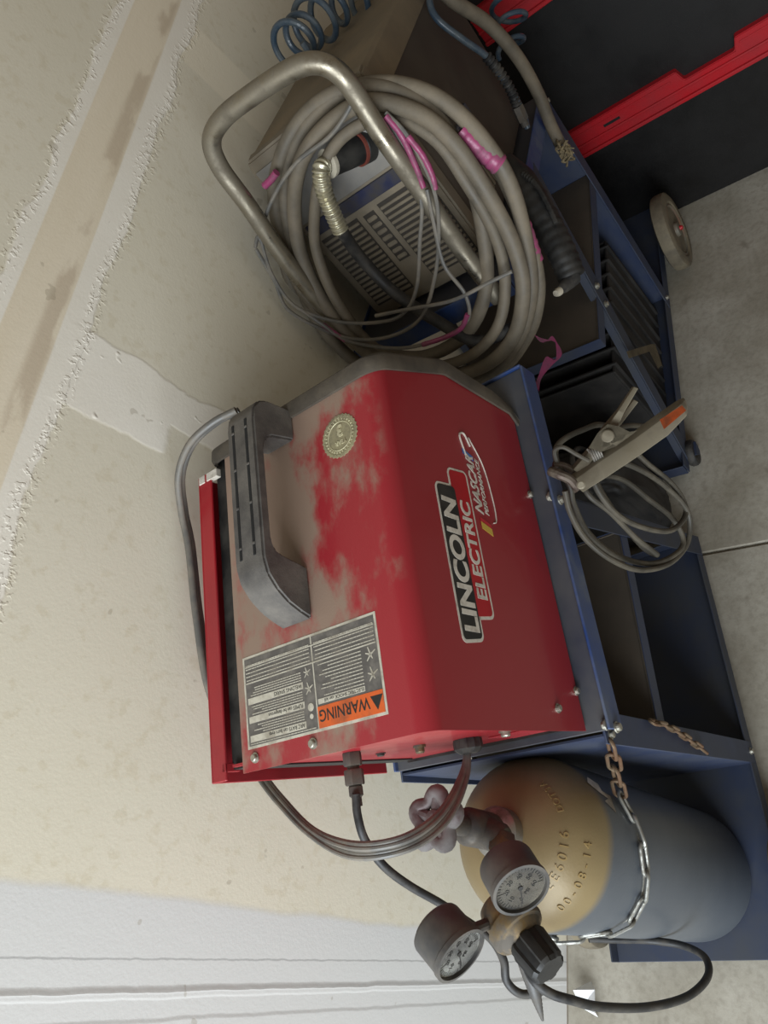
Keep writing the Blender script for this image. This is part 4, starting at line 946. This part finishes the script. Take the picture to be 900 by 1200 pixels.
sleeve([onc(x, y, .031) for x, y in ((548, 368), (540, 385), (520, 396), (495, 404))], .0042, parent=cw, inv_=ci); sleeve([onc(x, y, .02) for x, y in ((310, 218), (318, 210), (324, 202))], .0060, parent=cw, inv_=ci)
sleeve([onc(x, y, .031) for x, y in ((378, 380), (392, 390), (405, 399))], .0042, parent=cw, inv_=ci)
# plasma torch: dark ridged hand piece resting along the tray edge
pt = thing('plasma_torch', 'black ribbed torch handle lying along the near edge of the far cart', 'torch', Matrix.Translation(atD(635, 260, 1.27))); pi_ = pt.matrix_world.inverted()
bm = bmesh.new(); pth = spline([pi_ @ atD(x, y, d) for x, y, d in ((594, 190, 1.31), (610, 212, 1.28), (628, 240, 1.26), (646, 272, 1.25), (660, 300, 1.24), (670, 325, 1.24))], 12); n_ = len(pth)
tube(bm, pth, [(.016 + .010 * min(1, k / 12)) * (1 - .15 * (k / n_)) * (1 + (.05 if (k // 2) % 2 and k > n_ * .3 else 0)) for k in range(n_)], 16); link('grip', bm, m_black, pt)
bm = bmesh.new(); tube(bm, [pi_ @ p for p in spline([atD(670, 325, 1.24), atD(663, 334, 1.23), atD(656, 340, 1.22)], 5)], [.016, .015, .014, .013, .012, .011, .0105, .010, .009, .008, .007], 14); link('torch_head', bm, m_rubber, pt)
bm = bmesh.new(); lathe(bm, [(.007, 0), (.007, .006), (.005, .012)], pi_ @ atD(656, 341, 1.22), (pi_ @ atD(648, 346, 1.21)) - (pi_ @ atD(656, 341, 1.22)), 16); link('nozzle', bm, m_cream, pt)
bm = bmesh.new(); hl = [pi_ @ atD(605 + k * 1.0, 203 + k * 1.55, 1.27) for k in range(44)]
tube(bm, spline([pi_ @ atD(x, y, d) for x, y, d in ((612, 203, 1.25), (626, 214, 1.235), (640, 236, 1.225), (652, 262, 1.22))], 10), [.004 * (1 + .3 * (k % 2)) for k in range(31)], 8); link('trigger', bm, m_black, pt)
# pink ribbon strip hanging near the tray
bm = bmesh.new(); pa = [atD(x, y, 1.22) for x, y in ((626, 392), (645, 398), (652, 412), (640, 425), (628, 440), (625, 455))]; wv = R[1] * .010
pa = spline(pa, 6); V = [(bm.verts.new(p + wv * math.sin(i * .6)), bm.verts.new(p + R[0] * .009 + wv * .5)) for i, p in enumerate(pa)]
for a, b in zip(V, V[1:]): bm.faces.new((a[0], a[1], b[1], b[0]))
bmesh.ops.solidify(bm, geom=bm.faces[:], thickness=.0006); tag(link('pink_ribbon', bm, m_pink, None), 'loose strip of pink tape dangling between the two carts', 'tape')

# ------------------------------------------------------------------ hoses at the top of the photo's machine
def coilhose(path, rad, turns, wire, name, label, seed=1):
    rnd = random.Random(seed); p = spline(path, 40); n = len(p); out = []
    d0 = None
    for k in range(n * 6):
        f = k / 6; i = min(int(f), n - 2); c = p[i].lerp(p[i + 1], f - i); t_ = (p[i + 1] - p[i]).normalized(); up = Vector((0, 0, 1)) if abs(t_.z) < .9 else Vector((1, 0, 0))
        u = t_.cross(up).normalized(); v = t_.cross(u); a = f / n * 2 * PI * turns; rr = rad * (1 + .15 * math.sin(a * .37 + seed)); out.append(c + (u * math.cos(a) + v * math.sin(a)) * rr)
    out = out[::3]
    bm = bmesh.new(); tube(bm, out, wire, 10); return tag(link(name, bm, m_coil, None), label, 'hose', None)
TC = lambda x, y, z: FT2 @ Vector((x, y, z))
coilhose([atD(338, 60, 1.30), atD(365, 28, 1.33), atD(420, -5, 1.38), atD(500, -20, 1.45)], .035, 8, .0058, 'coiled_air_hose', 'blue grey coiled air hose lying on top of the dusty plasma cutter', 1)
coilhose([atD(590, -40, 1.5), atD(596, 10, 1.52), atD(600, 62, 1.52)], .03, 4, .0052, 'coiled_air_hose', 'small blue grey coils hanging in front of the upper red rail', 3)
bm = bmesh.new(); tube(bm, spline([atD(x, y, d) for x, y, d in ((505, -20, 1.28), (504, 5, 1.27), (515, 25, 1.27), (545, 48, 1.29), (572, 68, 1.32), (595, 100, 1.36), (612, 130, 1.40), (618, 150, 1.42))], 8), .006, 12)
bh = tag(link('air_line', bm, m_coil, None), 'blue air line with ribbed end running down the plasma cutter side', 'hose')
bm = bmesh.new(); pth = spline([atD(x, y, d) for x, y, d in ((570, 66, 1.315), (585, 84, 1.34), (598, 105, 1.365), (606, 124, 1.39))], 24); n_ = len(pth); tube(bm, pth, [.0078 + .0022 * math.sin(k / n_ * 2 * PI * 13) for k in range(n_)], 14); link('ribbed_guard', bm, m_rubber, bh)
bm = bmesh.new(); q0, q1 = atD(606, 124, 1.39), atD(618, 152, 1.42); hexnut(bm, q0, q1 - q0, .011, (q1 - q0).length * .6); lathe(bm, [(.007, 0), (.007, .04)], q0, q1 - q0, 14); link('brass_coupling', bm, m_brass_dull, bh, angle=25)
bm = bmesh.new(); tube(bm, spline([atD(x, y, d) for x, y, d in ((500, -30, 1.30), (530, 0, 1.34), (572, 28, 1.40), (606, 66, 1.46), (630, 108, 1.52), (645, 145, 1.57), (656, 168, 1.60))], 8), .0125, 14)
pk = tag(link('supply_cable', bm, m_cable, None), 'thick grey supply cable ending in a twine knot by the red rail', 'cable')
bm = bmesh.new(); rk = random.Random(5)
for j in range(3):
    c = atD(659 + j * 3, 172 + j * 5, 1.58); pts = [c + Vector((rk.uniform(-.012, .012), rk.uniform(-.012, .012), rk.uniform(-.016, .016))) for _ in range(14)]; tube(bm, spline(pts, 5), .0024, 6)
for j in range(6):
    c = atD(660, 176, 1.58); e = c + Vector((rk.uniform(-.03, .02), rk.uniform(-.03, .01), rk.uniform(-.02, .025))); tube(bm, spline([c, c.lerp(e, .5) + Vector((0, 0, .004)), e], 5), .0015, 6)
link('twine_knot', bm, m_twine, pk)

# ------------------------------------------------------------------ black cabinet with red rails
SX = 1.83
cab = thing('tool_cabinet', 'black cabinet side with red moulded rails, right behind the far cart', 'cabinet', Matrix.Translation((SX, -.9, 0)))
sy0, sy1 = 0.0, 1.74
bm = bmesh.new(); box(bm, 0.0, 0.5, sy0, sy1, 0.0, 1.35, .004, 2); link('side_panel', bm, m_blackpanel, cab)
for zr in (0.325, 0.735):
    bm = bmesh.new()
    ya, yb = sy0 + .05, 1.585
    # stepped outline of the rail: y,z
    pts = [(ya, zr), (yb, zr), (yb, zr + .088), (1.262, zr + .088), (1.252, zr + .056), (1.135, zr + .056), (1.125, zr + .088), (0.74, zr + .088), (.727, zr + .056), (.55, zr + .056), (.537, zr + .088), (ya, zr + .088)]
    prism(bm, pts, -0.016, 0.002, 'x', .002, 2)
    box(bm, -.024, -.014, ya, yb, zr + .004, zr + .014, .002, 1); box(bm, -.022, -.014, ya, yb, zr + .036, zr + .042, .002, 1)
    box(bm, -.0185, -.014, 1.28, yb, zr + .070, zr + .074, .001, 1); box(bm, -.0185, -.014, .745, 1.12, zr + .070, zr + .074, .001, 1)
    rl = link('rail', bm, m_redrail, cab)
    for yy in (1.44, 1.03):
        bm = bmesh.new(); box(bm, -.0168, -.0155, yy - .022, yy + .022, zr + .053, zr + .061, .0006, 1); link('slot', bm, m_dark, rl)

# ------------------------------------------------------------------ stowed gear on the lower shelves
def crate(name, label, M, lx, ly, lz, nslat, cat, axis='x'):
    t = thing(name, label, cat, M)
    bm = bmesh.new(); e = .006
    box(bm, 0, lx, 0, ly, 0, e, .001, 1)
    for a in ((0, lx, 0, e), (0, lx, ly - e, ly)): box(bm, a[0], a[1], a[2], a[3], e, lz, .0015, 1)
    for a in ((0, e), (lx - e, lx)): box(bm, a[0], a[1], e, ly - e, e, lz, .0015, 1)
    link('tub', bm, m_blackgear, t)
    bm = bmesh.new()
    for k in range(nslat): x = lx * (k + .5) / nslat; box(bm, x - .004, x + .004, -.006, ly + .006, .01, lz + .004, .002, 1)
    link('rib', bm, m_blackgear, t)
    return t
m_blackgear = mat('dusty_black_plastic', srgb(26, 25, 25), .6, 0, srgb(44, 41, 38), .5, 10)
crate('ribbed_crate', 'black ribbed plastic tub on the bottom shelf of the far cart', FC2 @ Matrix.Translation((0.12, 0.04, 0.053)), 0.40, 0.26, 0.30, 9, 'crate')
# black canvas bag at the front of the nearer cart's bottom shelf
bag = thing('tool_bag', 'slumped black bag of gear between the two carts', 'bag', Matrix.Translation((0.845, 0.72, 0.0)))
bm = bmesh.new(); bmesh.ops.create_icosphere(bm, subdivisions=5, radius=1)
from mathutils import noise as mn
for v in bm.verts:
    c = v.co.copy(); s_ = lambda q: math.copysign(abs(q) ** .45, q)
    p = Vector((s_(c.x) * .065, s_(c.y) * .14, s_(c.z) * .17)); p += c * (.018 * mn.noise(c * 2.2) + .007 * mn.noise(c * 6)); v.co = p + Vector((0, 0, .176))
    if v.co.z < 0: v.co.z = 0
link('bag_body', bm, m_blackgear, bag, angle=70)
bm = bmesh.new()
for y in (-.06, .06): bm = bmesh.new(); tube(bm, spline([Vector((-.05, y, .30)), Vector((-.03, y, .36)), Vector((.0, y * .9, .375)), Vector((.03, y, .36)), Vector((.05, y, .30))], 6), .006, 8); link('bag_strap', bm, m_rubber, bag)
# tan taped bracket on the far cart's front leg
bk = [hit(x, y, FC2 @ Vector((0, .345, 0)), FC2.to_3x3() @ Vector((0, 1, 0))) for x, y in ((734, 412), (764, 403), (768, 404), (776, 428), (771, 432), (761, 412), (737, 420))]
bm = bmesh.new(); f_ = bm.faces.new([bm.verts.new(FC2.inverted() @ p) for p in bk]); bmesh.ops.solidify(bm, geom=[f_], thickness=.02); link('tan_bracket', bm, m_tan, cart2, smooth=False)
# torn white paper by the wall foot
bm = bmesh.new(); q = [atZ(x, y, .02) for x, y in ((652, 1150), (668, 1156), (688, 1187), (684, 1193), (655, 1180), (645, 1165))]
q = [Vector((p.x, p.y, .002 + .02 * (i % 3))) for i, p in enumerate([atZ(x, y, .012) for x, y in ((690, 1150), (700, 1160), (706, 1186), (698, 1192), (684, 1180), (680, 1160))])]
bm.faces.new([bm.verts.new(p) for p in q]); bmesh.ops.triangulate(bm, faces=bm.faces[:]); bmesh.ops.solidify(bm, geom=bm.faces[:], thickness=.0006); tag(link('paper_scrap', bm, m_paper, None, smooth=False), 'torn scrap of white paper on the floor by the wall', 'paper')
